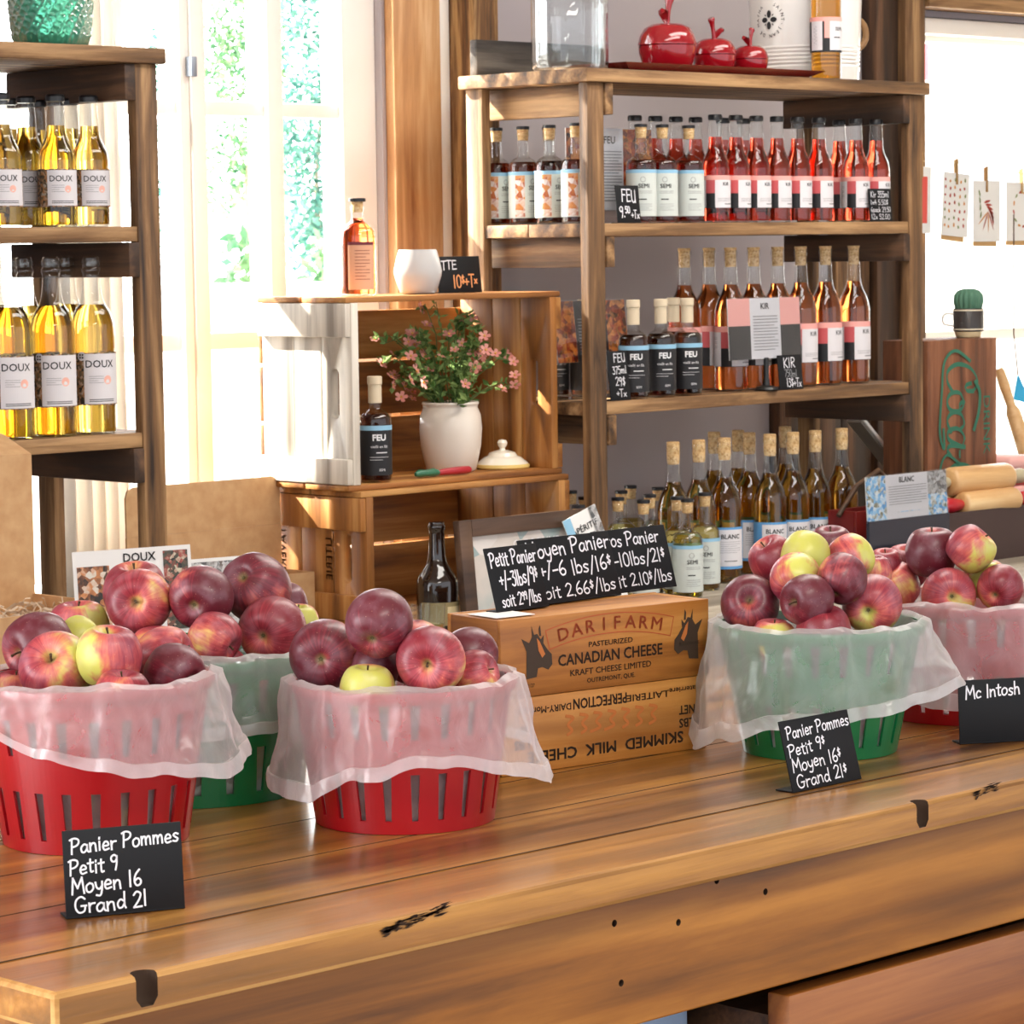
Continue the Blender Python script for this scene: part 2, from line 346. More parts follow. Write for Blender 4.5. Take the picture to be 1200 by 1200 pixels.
struct(MB().box(6.130, 6.212, YW-.07, YW, .79, 2.6, bev=.005).build('trim_5', SH['z']))
struct(MB().box(6.214, 8.5, YW-.08, YW, 2.085, 2.24, bev=.006).build('trim_6', SH['x']))
t = MB(); [t.box(5.905+.066*k, 5.969+.066*k, YW-.03, YW, 1.19, 1.56, bev=.003) for k in range(2)]
struct(t.build('trim_7', SH['z']))
t = MB(); [t.box(5.68+.118*k, 5.796+.118*k, YW-.035, YW, .79, 1.188, bev=.003) for k in range(3)]
struct(t.build('trim_8', SD['z']))
struct(MB().box(2.985, 3.06, YW-.05, YW, .79, 1.55, bev=.004).build('trim_9', SD['z']))
struct(MB().box(3.085, 3.105, YW-.04, YW, .79, 1.55, bev=.004).build('trim_10', SH['z']))
struct(MB().box(2.55, 3.0, YW-.06, YW, 1.83, 1.93, bev=.004).build('trim_11', SH['x']))

# outdoors
struct(MB().box(-60, 120, 5.02, 160, -.3, -.06).build('ground', plain('pale_gravel', '#d9d6cf', .9)))
def leaf_cloud(n, c, rad, size, rng):
    V, Fc = [], []
    for _ in range(n):
        while True:
            p = Vector((rng.uniform(-1, 1), rng.uniform(-1, 1), rng.uniform(-1, 1)))
            if .25 < p.length < 1: break
        p = Vector((c[0]+p.x*rad[0], c[1]+p.y*rad[1], c[2]+p.z*rad[2])); d = Vector((rng.gauss(0, 1), rng.gauss(0, 1), rng.gauss(0, 1))).normalized()
        e = d.cross(Vector((rng.gauss(0, 1), rng.gauss(0, 1), rng.gauss(0, 1)))).normalized(); s_ = size*rng.uniform(.6, 1.3); k = len(V)
        V += [p-d*s_, p+e*s_*.5, p+d*s_, p-e*s_*.5]; Fc.append((k, k+1, k+2, k+3))
    return V, Fc
def leafmat(name, a, b):
    s = NT(name); s.t.nodes.remove(s.b); oi = s.n('NewGeometry').outputs['Random Per Island']; c = s.mix(oi, rgb(a), rgb(b))
    ms = s.n('MixShader', {0: .45, 1: s.n('BsdfDiffuse', {0: c}).outputs[0], 2: s.n('BsdfTranslucent', {0: c}).outputs[0]}); s.t.links.new(ms.outputs[0], s.out.inputs[0]); return s.m
LEAF = leafmat('tree_leaf', '#3f6a50', '#7f9f70'); BARK = plain('bark', '#9a8c7c', .9)
LEAF2 = leafmat('teal_leaf', '#36655e', '#779f8f')
rng = random.Random(3)
def tree(name, label, px, d, blobs, leaf, n, trunk):
    b0 = at(px, 300, d); b0.z = -.06; t_ = thing(name, label, 'tree', b0, YAW-math.pi/2, 'trees beyond the window')
    f = MB()
    for bx, bz, rx, rz_ in blobs: f.raw(*leaf_cloud(int(n*rx*rz_), (bx, rng.uniform(-.4, .4), bz), (rx, rx*.8, rz_), .06, rng))
    f.build('foliage', leaf, t_, smooth=None); tr = MB(); tr.tube([(0, 0, 0), (.05, 0, 1.2), (0, 0, 2.4), (.1, 0, 3.6)], [trunk, trunk*.8, trunk*.6, trunk*.3]); tr.build('trunk', BARK, t_); return t_
tree('garden_tree', 'teal green tree seen through the two panes nearest the bottle of amber spirit', 372, 40, [(0, 2.6, .55, 1.3), (.15, 3.9, .6, 1.0), (-.2, 4.8, .5, .8), (.0, 1.7, .5, .8), (.1, 3.2, .7, .8)], LEAF2, 1300, .05)
tree('garden_tree', 'pale green tree seen through the upper pane beside the white window stile', 290, 44, [(.15, 3.9, .6, .9), (.1, 4.8, .6, .8), (.35, 2.9, .55, .7), (-.3, 2.7, .4, .7), (-.4, 4.3, .3, .8)], LEAF, 1500, .04)
tree('garden_tree', 'slim blue green tree behind the window edge beside the shelf of clear bottles', 196, 42, [(0, 2.5, .3, 1.2), (.05, 4.2, .25, .7)], LEAF2, 1000, .04)
def shrub(label, px, d, w_, h_, n):
    b0 = at(px, 300, d); b0.z = -.06; t_ = thing('garden_shrub', label, 'shrub', b0, YAW-math.pi/2, 'shrubs beyond the window')
    f = MB(); f.raw(*leaf_cloud(n, (0, 0, h_*.62), (w_, w_, h_*.42), .075, rng)); f.build('foliage', LEAF, t_, smooth=None)
    s_ = MB(); [s_.tube([(0, 0, 0), (x, .05*x, h_*.5)], .02, 5) for x in (-.1, .02, .12)]; s_.build('stem', BARK, t_)
shrub('low shrub behind the window just beside the white stile', 285, 22, .24, 1.68, 260); shrub('sparse low shrub outside near the bottle of amber spirit', 372, 22, .19, 1.62, 150)
gw = at(290, 330, 14.5); gt = thing('garden_wall', 'low white garden wall outside the window', 'wall', (gw.x, gw.y, -.06), YAW-math.pi/2)
MB().box(-2.2, 2.2, -.08, .08, 0, 1.36, bev=.01).build('wall_body', WHITE, gt); MB().box(-2.22, 2.22, -.11, .11, 1.36, 1.41, bev=.01).build('coping', WHITE, gt)
cp = at(288, 300, 54); ct = thing('garden_canopy', 'white pyramid canopy standing in the sun beyond the window', 'canopy', (cp.x, cp.y, -.06), YAW-math.pi/2)
cm = MB(); cm.raw([(-1.9, -1.9, 2.05), (1.9, -1.9, 2.05), (1.9, 1.9, 2.05), (-1.9, 1.9, 2.05), (0, 0, 2.95), (-1.9, -1.9, 1.8), (1.9, -1.9, 1.8), (1.9, 1.9, 1.8), (-1.9, 1.9, 1.8)], [(0, 1, 4), (1, 2, 4), (2, 3, 4), (3, 0, 4), (0, 5, 6, 1), (1, 6, 7, 2), (2, 7, 8, 3), (3, 8, 5, 0)])
cm.build('canopy_cover', WHITE, ct, smooth=None)
for sx in (-1.85, 1.85):
    for sy in (-1.85, 1.85): MB().box(sx-.03, sx+.03, sy-.03, sy+.03, 0, 2.05).build('leg', WHITE, ct)
hs = at(1128, 60, 30); ht = thing('neighbour_house', 'pale house with a grey eave and window seen through the right-hand window', 'house', (hs.x, hs.y, -.06), YAW-math.pi/2)
MB().box(-.45, 6, 0, 4, 0, 3.2).build('house_wall', WHITE, ht); MB().box(-.55, 6.2, -.3, 4.2, 3.2, 3.36, bev=.02).build('eave', plain('eave_grey', '#8d97a3', .6), ht)
wf = MB().box(-.12, .62, -.03, .02, 1.75, 2.85).build('window', WHITE, ht); MB().box(-.05, .55, -.045, -.02, 1.85, 2.75).build('pane', plain('grey_pane', '#aeb9c4', .6), wf)
rs = at(1076, 75, 12); rt = thing('hanging_banner', 'pink red banner hanging outside the right-hand window', 'banner', (rs.x, rs.y, 0), YAW-math.pi/2)
MB().box(-.08, .04, -.004, .004, 2.13, 2.33).build('cloth', plain('red_cloth', '#e0707a', .8), rt); MB().tube([(-.10, 0, -.06), (-.10, 0, 2.36), (.06, 0, 2.35)], .012, 8).build('pole', WHITE, rt)

# ------------------------------------------------------------------ counter
def carve(o, cutters):
    for c in cutters:
        m = o.modifiers.new('b', 'BOOLEAN'); m.operation = 'DIFFERENCE'; m.object = c; m.solver = 'EXACT'
    bpy.context.view_layer.update(); me = bpy.data.meshes.new_from_object(o.evaluated_get(bpy.context.evaluated_depsgraph_get()))
    o.modifiers.clear(); o.data = me
    for c in cutters: bpy.data.objects.remove(c)
ZC = .92; YF = 1.945
WORN = wood('worn_edge_wood', '#6a4118', '#a5763a', '#c99c5e', 'x', .75, 1.0, .3, rnd=False)
ctr = thing('shop_counter', 'long varnished wooden counter carrying the apple baskets', 'counter', (2.8, 2.3, 0))
D = lambda x: x-2.8
E_ = lambda y: y-2.3
tp = MB(); ys = [YF, 2.067, 2.212, 2.357, 2.502, 2.647, 2.79]
for a, b in zip(ys, ys[1:]): tp.box(D(1.411), D(4.3), E_(a)+.0007, E_(b)-.0007, ZC-.034, ZC, bev=.005 if a == YF else .0009, bmi=2 if a == YF else 1)
top = tp.build('top', [CTOP, DARKHOLE, WORN], ctr, None)
cut = [MB().lathe([(r*.6, -.027), (r, -.020), (r, .05)], 20).build('c', DARKHOLE, ctr, loc=(D(x), E_(YF)+.004, ZC)) for x, r in ((1.503, .0115), (2.52, .0105))]
carve(top, cut)
ap = MB().box(D(1.46), D(4.25), E_(1.972), E_(1.997), .757, ZC-.034, bev=.002).build('apron', [APR, DARKHOLE], ctr, None)
cut = []
for px, py in ((728, 1046), (728, 1152), (720, 1082), (897, 1045), (795, 1081), (840, 1032), (955, 1031), (1076, 995)):
    p = onY(px, py, 1.972); cut.append(MB().lathe([(.0035, -.012), (.0035, .012)], 12, M=Matrix.Rotation(math.pi/2, 4, 'X')).build('c', DARKHOLE, ctr, loc=(D(p.x), E_(p.y), p.z)))
carve(ap, cut[1:6])
for c in (cut[0], cut[6], cut[7]): bpy.data.objects.remove(c)
MB().box(D(1.46), D(4.25), E_(2.70), E_(2.725), .757, ZC-.034).build('rear_apron', APR, ctr)
MB().box(D(1.46), D(1.485), E_(1.997), E_(2.70), .757, ZC-.034).build('end_apron', APR, ctr)
for x in (1.46, 4.17):
    for y in (1.975, 2.645): MB().box(D(x), D(x)+.08, E_(y), E_(y)+.08, 0, ZC-.034, bev=.004).build('leg', APR, ctr)
MB().box(D(1.5), D(4.2), E_(2.0), E_(2.7), .30, .33).build('lower_shelf', DRW, ctr)
dr = thing('drawer_chest', 'low wooden drawer chest under the counter apron', 'drawer chest', (3.0, 2.3, .33))
MB().box(-.65, 1.1, -.29, .35, 0, .385).build('carcass', SD['x'], dr)
MB().box(-.655, .2, -.32, -.29, .19, .411, bev=.003).build('drawer_front', DRW, dr); MB().box(-.655, .2, -.32, -.29, .0, .185, bev=.003).build('drawer_front', DRW, dr)
MB().box(.205, 1.1, -.32, -.29, .0, .411, bev=.003).build('drawer_front', DRW, dr)
bn = thing('storage_bin', 'pale blue plastic bin in the gap under the counter', 'bin', (2.15, 2.18, .33))
b = MB(); b.box(-.16, .16, -.1, .12, 0, .40, bev=.015); b.build('bin_body', plain('pale_blue_plastic', '#9db7d6', .4), bn)
MB().box(-.17, .17, -.11, .13, .40, .418, bev=.006).build('lid', plain('pale_blue_lid', '#b9cde3', .4), bn)

m = MB(); rg = random.Random(9)
for px0, py0, px1, py1, n in ((448, 1094, 522, 1062, 80), (1139, 931, 1168, 921, 26)):
    a, b = onY(px0, py0, YF), onY(px1, py1, YF)
    for k in range(n):
        q = a.lerp(b, rg.random()); l = rg.uniform(.003, .010); h_ = rg.uniform(.0004, .0013); q.z += rg.gauss(0, .0026)
        m.raw([(D(q.x)-l, E_(YF)-.0003, q.z), (D(q.x), E_(YF)-.0003, q.z-h_), (D(q.x)+l, E_(YF)-.0003, q.z+.001), (D(q.x), E_(YF)-.0003, q.z+h_)], [(0, 1, 2, 3)])
    m.build('burn_mark', DARKHOLE, ctr, None); m = MB()
# ------------------------------------------------------------------ table along the wall and the two shelf units
ZT = .79
tb = thing('long_table', 'weathered grey plank table along the back wall', 'table', (4.5, 4.3, 0))
tt = MB(); [tt.box(-2.7, 3.2, -.52+.172*k, -.35+.172*k, ZT-.04, ZT, bev=.003) for k in range(6)]; tt.build('top', TBL, tb)
for x in (-2.6, -.0, 3.1):
    for y in (-.48, .42): MB().box(x-.04, x+.04, y-.04, y+.04, 0, ZT-.04).build('leg', SD['z'], tb)
def shelf_unit(name, label, x0, x1, rail_side):
    t_ = thing(name, label, 'shelf', (x0, 4.22, ZT)); L = x1-x0; z = lambda v: v-ZT; Dp = .345
    for px in (0, L-.048): MB().box(px, px+.048, 0, .024, 0, z(1.823), bev=.003).build('post', SH['z'], t_)
    for px in (0, L-.024): MB().box(px, px+.024, Dp-.048, Dp, 0, z(1.823), bev=.003).build('post', SH['z'], t_)
    MB().box(-.012, L+.012, -.012, Dp+.01, z(1.823), z(1.85), bev=.003).build('top_board', SH['x'], t_)
    for zz in (1.545, 1.19):
        b_ = MB(); b_.box(.004, L-.004, .004, Dp/2-.001, z(zz)-.026, z(zz), bev=.002); b_.box(.004, L-.004, Dp/2+.001, Dp-.004, z(zz)-.026, z(zz), bev=.002); b_.build('shelf_board', SH['x'], t_)
    for zz, h in ((1.822, .062), (1.518, .06), (1.163, .06)):
        for xx, m in ((.049, SH['y']), (L-.072, SD['y'])):
            MB().box(xx, xx+.023, -.003, Dp-.002, z(zz)-h, z(zz), bev=.002).build('rail', m, t_)
    return t_
su = shelf_unit('shelf_unit', 'rough wooden shelf unit of amber and pink bottles against the grey wall', 4.40, 5.472, 1)
MB().box(.02, .40, .33, .352, 1.85-ZT, 1.925-ZT, bev=.003).build('back_rail', wood('grey_barn_board', '#1f1b18', '#4a433d', '#6d655c', 'x', .8, 1.2, .8), su)
shelf_unit('shelf_unit', 'rough wooden shelf unit of clear yellow cider bottles beside the bright window', 2.44, 3.33, 1)
# ------------------------------------------------------------------ bottles
ORD = ['first', 'second', 'third', 'fourth', 'fifth', 'sixth', 'seventh', 'eighth', 'ninth', 'tenth', 'eleventh', 'twelfth', 'thirteenth']
def arc(pts, k=4): return smooth_line(pts, k)
def cyl(r, a0=0.0): return lambda x, y, z0=0: None
def band(mb, r, z0, z1, a0, a1, mi, n=18):
    V = [];
    for k in range(n+1):
        a = a0+(a1-a0)*k/n; V += [(r*math.sin(a), -r*math.cos(a), z0), (r*math.sin(a), -r*math.cos(a), z1)]
    mb.raw(V, [(2*k, 2*k+2, 2*k+3, 2*k+1) for k in range(n)], mi)
def wrap(r, a0, z0): return lambda x, y: (r*math.sin(a0+x/r), -r*math.cos(a0+x/r), z0+y)
def lines(mb, r, a0, a1, z0, dz, n, mi, h=.0007):
    for i in range(n): band(mb, r, z0-i*dz, z0-i*dz+h, a0, a1-(.25 if i % 3 == 2 else 0), mi, 6)
def clip_profile(prof, zmax, inset):
    out = [(0.0001, prof[0][1]+.004)]; last = None
    for r, z in prof:
        z2 = max(z, prof[0][1]+.004); q = (max(r-inset, .001), z2)
        if z > zmax:
            if last: t = (zmax-last[1])/(z-last[1]) if z > last[1] else 0; out.append((last[0]+(q[0]-last[0])*t, zmax))
            break
        out.append(q); last = q
    return out
def make_bottle(name, label, group, prof, level, liq, drawlabel, lmats, caps, glass=None):
    t_ = thing(name, label, 'bottle', (0, 0, 0), 0, group)
    MB().lathe(clip_profile(prof, level, .0016), 28, cap0=False).build('liquid', liq, t_, 50)
    MB().lathe([(.001, prof[0][1]+.0015)]+prof, 28, cap0=False, cap1=False).build('glass', glass or GLASSM, t_, 50)
    lb = MB(); drawlabel(lb); lb.build('label', lmats, t_, None)
    for nm, pr, m in caps: MB().lathe(pr, 18).build(nm, m, t_, 30)
    return t_
def cap_prof(r, z0, z1): return [(r, z0), (r, z1-.001), (r-.0012, z1)]
BEER = [(.026, 0), (.0292, .003), (.0300, .008), (.0300, .108)]+arc([(.0300, .112), (.0275, .128), (.0205, .145), (.0165, .158), (.0145, .185), (.0128, .212)])+[(.0138, .214), (.0138, .219), (.0125, .222)]
WINE = [(.031, 0), (.0345, .004), (.0355, .01), (.0355, .150)]+arc([(.0355, .155), (.0345, .17), (.0285, .192), (.019, .212), (.0145, .235), (.0135, .27), (.0135, .284)])+[(.0148, .286), (.0148, .294), (.0135, .297)]
CIDER = [(.034, 0), (.0375, .004), (.0385, .01), (.0385, .165)]+arc([(.0385, .17), (.037, .19), (.0305, .21), (.021, .226), (.0165, .245), (.0145, .275)])+[(.0165, .278), (.0165, .284), (.0145, .286), (.0158, .290), (.0158, .298), (.0145, .3)]
FLASK = [(.027, 0), (.0298, .003), (.0305, .008), (.0305, .112)]+arc([(.0305, .115), (.029, .124), (.021, .133), (.0135, .138), (.0115, .146), (.0115, .178)])+[(.0128, .180), (.0128, .186), (.0118, .188)]
CIDERM = liquid('golden_cider', '#f4d264'); KIRM = liquid('pink_amber_kir', '#f4583c'); KIRM2 = liquid('amber_kir', '#f28a48')
DARKR = liquid('dark_ruby', '#8a3a26'); AMBER = liquid('amber_wine', '#e8b04c'); YELW = liquid('pale_yellow_wine', '#e8d27a'); BROWNL = liquid('dark_brown_spirit', '#6e3218')
PANELW = plain('label_white', '#dcd9dc', .6); PHOTO = mottled('label_photo', ['#2d2a22', '#6b5a42', '#b07a4a', '#a9a294'], 220, .6)
PINKB = plain('label_pink', '#f0a9a0', .6); REDB = plain('label_red', '#c5565a', .6); BLKB = plain('label_black', '#17171b', .55); CORAL = plain('label_coral', '#eeb5a4', .6)
SKYB = plain('label_sky_blue', '#8fbfdb', .6); SEMIP = plain('label_grey_green', '#c9d0cb', .6); FIG = mottled('label_orange_figure', ['#d9d4d4', '#c98a50', '#a9552e', '#dcd6d4'], 90, .6)
BLUEB = plain('label_blue', '#5d9bd0', .6); WTXT = plain('label_white_print', '#f2f2f4', .6)
def doux(z0, z1, r, hh):
    def f(mb):
        band(mb, r+.0006, z0, z1, -2.5, 2.3, 0, 36); band(mb, r+.0010, z0+.002, z1-.002, -.12, 1.75, 1, 20)
        mb.glyphs(printed('DOUX', hh, .008), wrap(r+.0014, .62, z1-.004-hh*1.7), 2)
        c = .95; zc = (z0+z1)/2-.002; rr = hh*.62
        mb.raw([wrap(r+.0013, c, zc)(rr*math.cos(k*.5236), rr*math.sin(k*.5236)) for k in range(12)], [tuple(range(12))], 3)
        lines(mb, r+.0013, .1, .75, zc+.006, .0036, 4, 4); lines(mb, r+.0013, .1, 1.3, z0+.009, .003, 2, 2, .0012)
        if r > .035:
            k = wrap(r+.0014, -.22, z1-.006); mb.raw([k(.008*math.cos(i*.5236), .008*math.sin(i*.5236)) for i in range(12)], [tuple(range(12))], 1)
            for a in range(4):
                an = a*1.5708+.785; q = wrap(r+.0018, -.22, z1-.006); mb.raw([q(.0034*math.cos(an)+.0018*math.cos(i*1.047), .0034*math.sin(an)+.0018*math.sin(i*1.047)) for i in range(6)], [tuple(range(6))], 2)
    return f
DLM = [PHOTO, PANELW, INK, CORAL, GREYINK]
def kir(z0, z1, r, hh, a=.35):
    def f(mb):
        zz = z0+(z1-z0)*.46; zt = z0+(z1-z0)*.86
        band(mb, r+.0006, zt, z1, -2.6, 2.5, 0, 36); band(mb, r+.0006, zz, zt, -2.6, 2.5, 1, 36); band(mb, r+.0006, z0, zz, -2.6, 2.5, 2, 36)
        band(mb, r+.001, z0+.001, zt, -.18+a, 1.5+a, 3, 20); band(mb, r+.001, z0+.001, zt, -1.9+a, -.85+a, 3, 14)
        mb.glyphs(printed('KIR', hh, .008), wrap(r+.0014, .62+a, zt-hh*1.6), 4); lines(mb, r+.0013, .0+a, 1.2+a, z0+.02, .003, 3, 5); lines(mb, r+.0013, .5+a, 1.3+a, z0+.008, .003, 1, 4, .0014)
        lines(mb, r+.0013, -1.6+a, -1.1+a, zt-.012, .003, 9, 5)
    return f
KLM = [PINKB, REDB, BLKB, PANELW, INK, GREYINK]
def semi(fig):
    def f(mb):
        r = .0305; band(mb, r+.0006, .014, .108, -2.4, 2.3, 0, 36); band(mb, r+.0009, .101, .108, -2.4, 2.3, 1, 36)
        a0 = .42; mb.glyphs(printed('SEMI', .0085, .012), wrap(r+.0012, a0, .071), 2)
        w_ = wrap(r+.0012, a0, .088); mb.raw(*[([w_(rr*math.cos(k*.5236)-.002, rr*math.sin(k*.5236)) for rr in (.0046, .0056) for k in range(12)]), [(k, (k+1) % 12, (k+1) % 12+12, k+12) for k in range(12)]], 3)
        lines(mb, r+.0011, .0, 1.0, .064, .0035, 2, 3); lines(mb, r+.0011, .1, .6, .047, .003, 1, 2, .0022); lines(mb, r+.0011, .0, 1.0, .038, .004, 4, 3)
        if fig: band(mb, r+.0009, .016, .10, -.85, -.2, 4, 10)
    return f
SLM = [SEMIP, SKYB, INK, GREYINK, FIG]
def feu(mb):
    r = .0305; band(mb, r+.0006, .014, .108, -2.4, 2.3, 0, 36); band(mb, r+.0009, .099, .108, -2.4, 2.3, 1, 36); a0 = .25
    mb.glyphs(printed('FEU', .0115, .03), wrap(r+.0012, a0, .080), 2); mb.glyphs(printed('vieilli en fût', .0052, .01), wrap(r+.0012, a0, .066), 3)
    lines(mb, r+.0012, a0-.2, a0+.5, .056, .003, 1, 2, .0016); lines(mb, r+.0012, a0-.6, a0+.6, .048, .003, 1, 3); lines(mb, r+.0012, a0-.6, a0+.2, .043, .003, 1, 3)
    mb.glyphs(printed('SEMI', .0045, .01), wrap(r+.0012, a0+.15, .022), 3)
FLM = [BLKB, SKYB, WTXT, PANELW]
def blanc(mb):
    r = .0355; band(mb, r+.0006, .03, .118, -2.2, 2.1, 0, 36); band(mb, r+.001, .036, .113, -.32, 1.5, 1, 20); a0 = .5
    mb.glyphs(printed('BLANC', .0095, .014), wrap(r+.0014, a0, .094), 2); lines(mb, r+.0013, -.15, 1.15, .087, .0045, 6, 3); lines(mb, r+.0013, .1, .9, .046, .004, 1, 2, .0016)
BLM = [BLUEB, PANELW, INK, GREYINK]
P0 = Vector((0, 0, -50))
beer_caps = [('cap', [(.0148, .213), (.0152, .221), (.0135, .2245), (.001, .225)], CAPB)]
corkcap = [('cork', [(.0105, .172), (.0118, .19), (.0122, .194)], CORK), ('stopper', cap_prof(.0135, .194, .2005), CAPB)]
WAX = plain('cream_wax', '#d8c7aa', .5)
BT = {
 'doux355': ([(r*1.1, z) for r, z in BEER], .172, CIDERM, doux(.034, .098, .033, .0100), DLM, [('cap', [(.0162, .213), (.0166, .221), (.0145, .2245), (.001, .225)], CAPB)]),
 'doux750': (CIDER, .222, CIDERM, doux(.050, .140, .0385, .0125), DLM, [('stopper', [(.0135, .287), (.0148, .3015), (.012, .3045)], GLASSM)]),
 'kir355': (BEER, .178, KIRM, kir(.030, .098, .030, .0075), KLM, beer_caps),
 'kir750': (WINE, .225, KIRM2, kir(.052, .137, .0355, .0095), KLM, [('cork', [(.0115, .262), (.012, .297), (.0135, .298), (.0135, .303)], CORK)]),
 'semi': (FLASK, .128, DARKR, semi(False), SLM, corkcap), 'semifig': (FLASK, .128, DARKR, semi(True), SLM, corkcap),
 'semiw': (FLASK, .131, YELW, semi(False), SLM, corkcap),
 'feu': (FLASK, .130, BROWNL, feu, FLM, [('wax_top', [(.0128, .150), (.0128, .184), (.0142, .186), (.0142, .199), (.0125, .2005)], WAX)]),
 'blanc': (WINE, .222, AMBER, blanc, BLM, [('cork', [(.0115, .258), (.0135, .265), (.0138, .303), (.0125, .305)], CORK)]),
}
PROTO = {}
TURN = dict(doux355=-.95, doux750=-.95, kir355=-.97, kir750=-.97, feu=-.8, semi=-1.0, blanc=-1.05, semiw=-1.0)
def bottle(kind, p, label, group, rz=0, name='bottle'):
    if kind not in PROTO: o = PROTO[kind] = make_bottle(name, label, group, *BT[kind])
    else: o = copy_tree(PROTO[kind])
    o.location = p; o.rotation_euler = (0, 0, rz); o['label'] = label; o['group'] = group; return o
PLACED = []
def row(kind, zs, pxs, y0, r, py, labels, group, name, y1=9, step=.006, x_lim=None):
    for px, lab in zip(pxs, labels):
        y = y0
        while y < y1:
            p = onY(px, py, y)
            if all((p.x-q[0])**2+(p.y-q[1])**2 > (r+q[2]+.0015)**2 or abs(q[3]-zs) > .2 for q in PLACED): break
            y += step
        PLACED.append((p.x, p.y, r, zs)); bottle(kind, (p.x, p.y, zs+.0004), lab, group, TURN.get(kind, 0)+random.uniform(-.1, .1), name)
def fromr(n, txt): return [f'{ORD[i]} {txt}' for i in range(n)]
g = 'small cider bottles on the middle tier'
row('doux355', 1.545, [107, 68, 34, 4], 4.285, .034, 255, fromr(4, 'small black-capped yellow cider bottle along the shelf front, counting from the right post'), g, 'cider_bottle')
row('doux355', 1.545, [84, 47, 12], 4.39, .034, 255, fromr(3, 'small yellow cider bottle of the back row, counting from the right post'), g, 'cider_bottle')
g = 'large cider bottles on the lower shelf'
row('doux750', 1.19, [111, 64, 14], 4.275, .039, 490, fromr(3, 'large yellow cider bottle along the lower shelf front, counting from the right post'), g, 'cider_bottle')
row('doux750', 1.19, [82, 33, -6], 4.38, .039, 490, fromr(3, 'large yellow cider bottle behind the front row, counting from the right post'), g, 'cider_bottle')
g = 'small pink bottles on the upper shelf'
row('kir355', 1.545, [1027, 1003, 984, 960, 935, 911, 887, 863, 839], 4.275, .0303, 255, fromr(9, 'small black-capped rose bottle in the front row, counting from the right post'), g, 'rose_bottle')
g2 = 'small dark bottles on the upper shelf'
row('semi', 1.545, [808, 777, 752], 4.27, .0308, 258, fromr(3, 'pale-labelled dark flask beside the small rose bottles, counting from them'), g2, 'spirit_flask')
row('kir355', 1.545, [816, 793, 769, 745, 848, 872], 4.385, .0303, 255, fromr(6, 'small rose bottle half hidden behind the dark pale-labelled flasks, counting from the front row'), g, 'rose_bottle')
for px, lab in ((583, 'dark flask at the open end of the upper shelf, beside the rear post'), (614, 'dark flask at the open end of the upper shelf, second from the rear post'), (645, 'dark flask at the open end of the upper shelf, third from the rear post'), (676, 'dark flask at the open upper shelf end, in front of the clear photo stand')):
    p = onX(px, 255, 4.468 if px < 660 else 4.442); PLACED.append((p.x, p.y, .0305, 1.545)); bottle('semifig', (p.x, p.y, 1.5454), lab, g2, -.5, 'spirit_flask')
p = onX(648, 255, 4.535); bottle('semifig', (p.x, p.y+.01, 1.5454), 'dark flask mostly hidden behind others at the open shelf end', g2, -.5, 'spirit_flask'); PLACED.append((p.x, p.y+.01, .0305, 1.545))
g = 'black labelled bottles on the lower shelf'
row('feu', 1.19, [806, 775, 743], 4.262, .0308, 455, fromr(3, 'black-labelled spirit flask with cream top, counting from the tall rose bottles'), g, 'spirit_flask')
row('feu', 1.19, [790], 4.33, .0308, 455, ['black-labelled flask behind the gap between two front flasks near the tall rose bottles'], g, 'spirit_flask')
g = 'large pink bottles on the lower shelf'
row('kir750', 1.19, [1001, 968, 939, 912, 884, 857, 832, 803], 4.305, .036, 442, fromr(8, 'tall corked rose bottle on the lower shelf, counting from the right post'), g, 'rose_bottle')
g = 'black labelled bottles on the lower shelf'
for px, lab in ((650, 'black-labelled flask half hidden by the crate edge'), (686, 'black-labelled flask behind the post with the leaning photo stand')):
    p = onY(px, 460, 4.415 if px > 660 else 4.47); bottle('feu', (p.x, p.y, 1.1904), lab, g, -.7, 'spirit_flask'); PLACED.append((p.x, p.y, .0305, 1.19))
g = 'large white wine bottles on the table under the shelves'
row('blanc', ZT, [987, 956, 930, 903, 879, 850, 820, 790], 4.27, .036, 655, fromr(8, 'corked amber wine bottle on the table under the shelf, counting from the right post'), g, 'wine_bottle')
row('blanc', ZT, [921, 866, 838], 4.42, .036, 655, fromr(3, 'amber wine bottle in the second row under the shelf, counting from the right post'), g, 'wine_bottle')
g = 'small pale bottles on the table under the shelves'
lab = ['small yellow flask with pale label standing foremost beside the price boards', 'small yellow flask with cork and black top partly hidden by the price boards', 'small yellow flask behind the price boards with cork visible above the card']+[f'small black-topped flask, {ORD[i]} of those peeking over the price boards' for i in range(6)]+[f'small black-topped flask behind the framed sign, {ORD[i]} from the shelf post' for i in range(3)]
for (px, py), lb in zip([(823, 574), (793, 582), (754, 586), (797, 573), (760, 577), (771, 571), (739, 569), (728, 575), (724, 583), (685, 582), (669, 575), (678, 592)], lab):
    p = onz(px, py, ZT+.2005)
    for _ in range(60):
        bad = [q for q in PLACED if abs(q[3]-ZT) < .2 and (p.x-q[0])**2+(p.y-q[1])**2 < (.0308+q[2])**2]
        if not bad: break
        p = p-Vector((CF.x, CF.y, 0))*.006
    PLACED.append((p.x, p.y, .0305, ZT)); bottle('semiw', (p.x, p.y, ZT+.0004), lb, g, -1.0+random.uniform(-.2, .2), 'wine_flask')
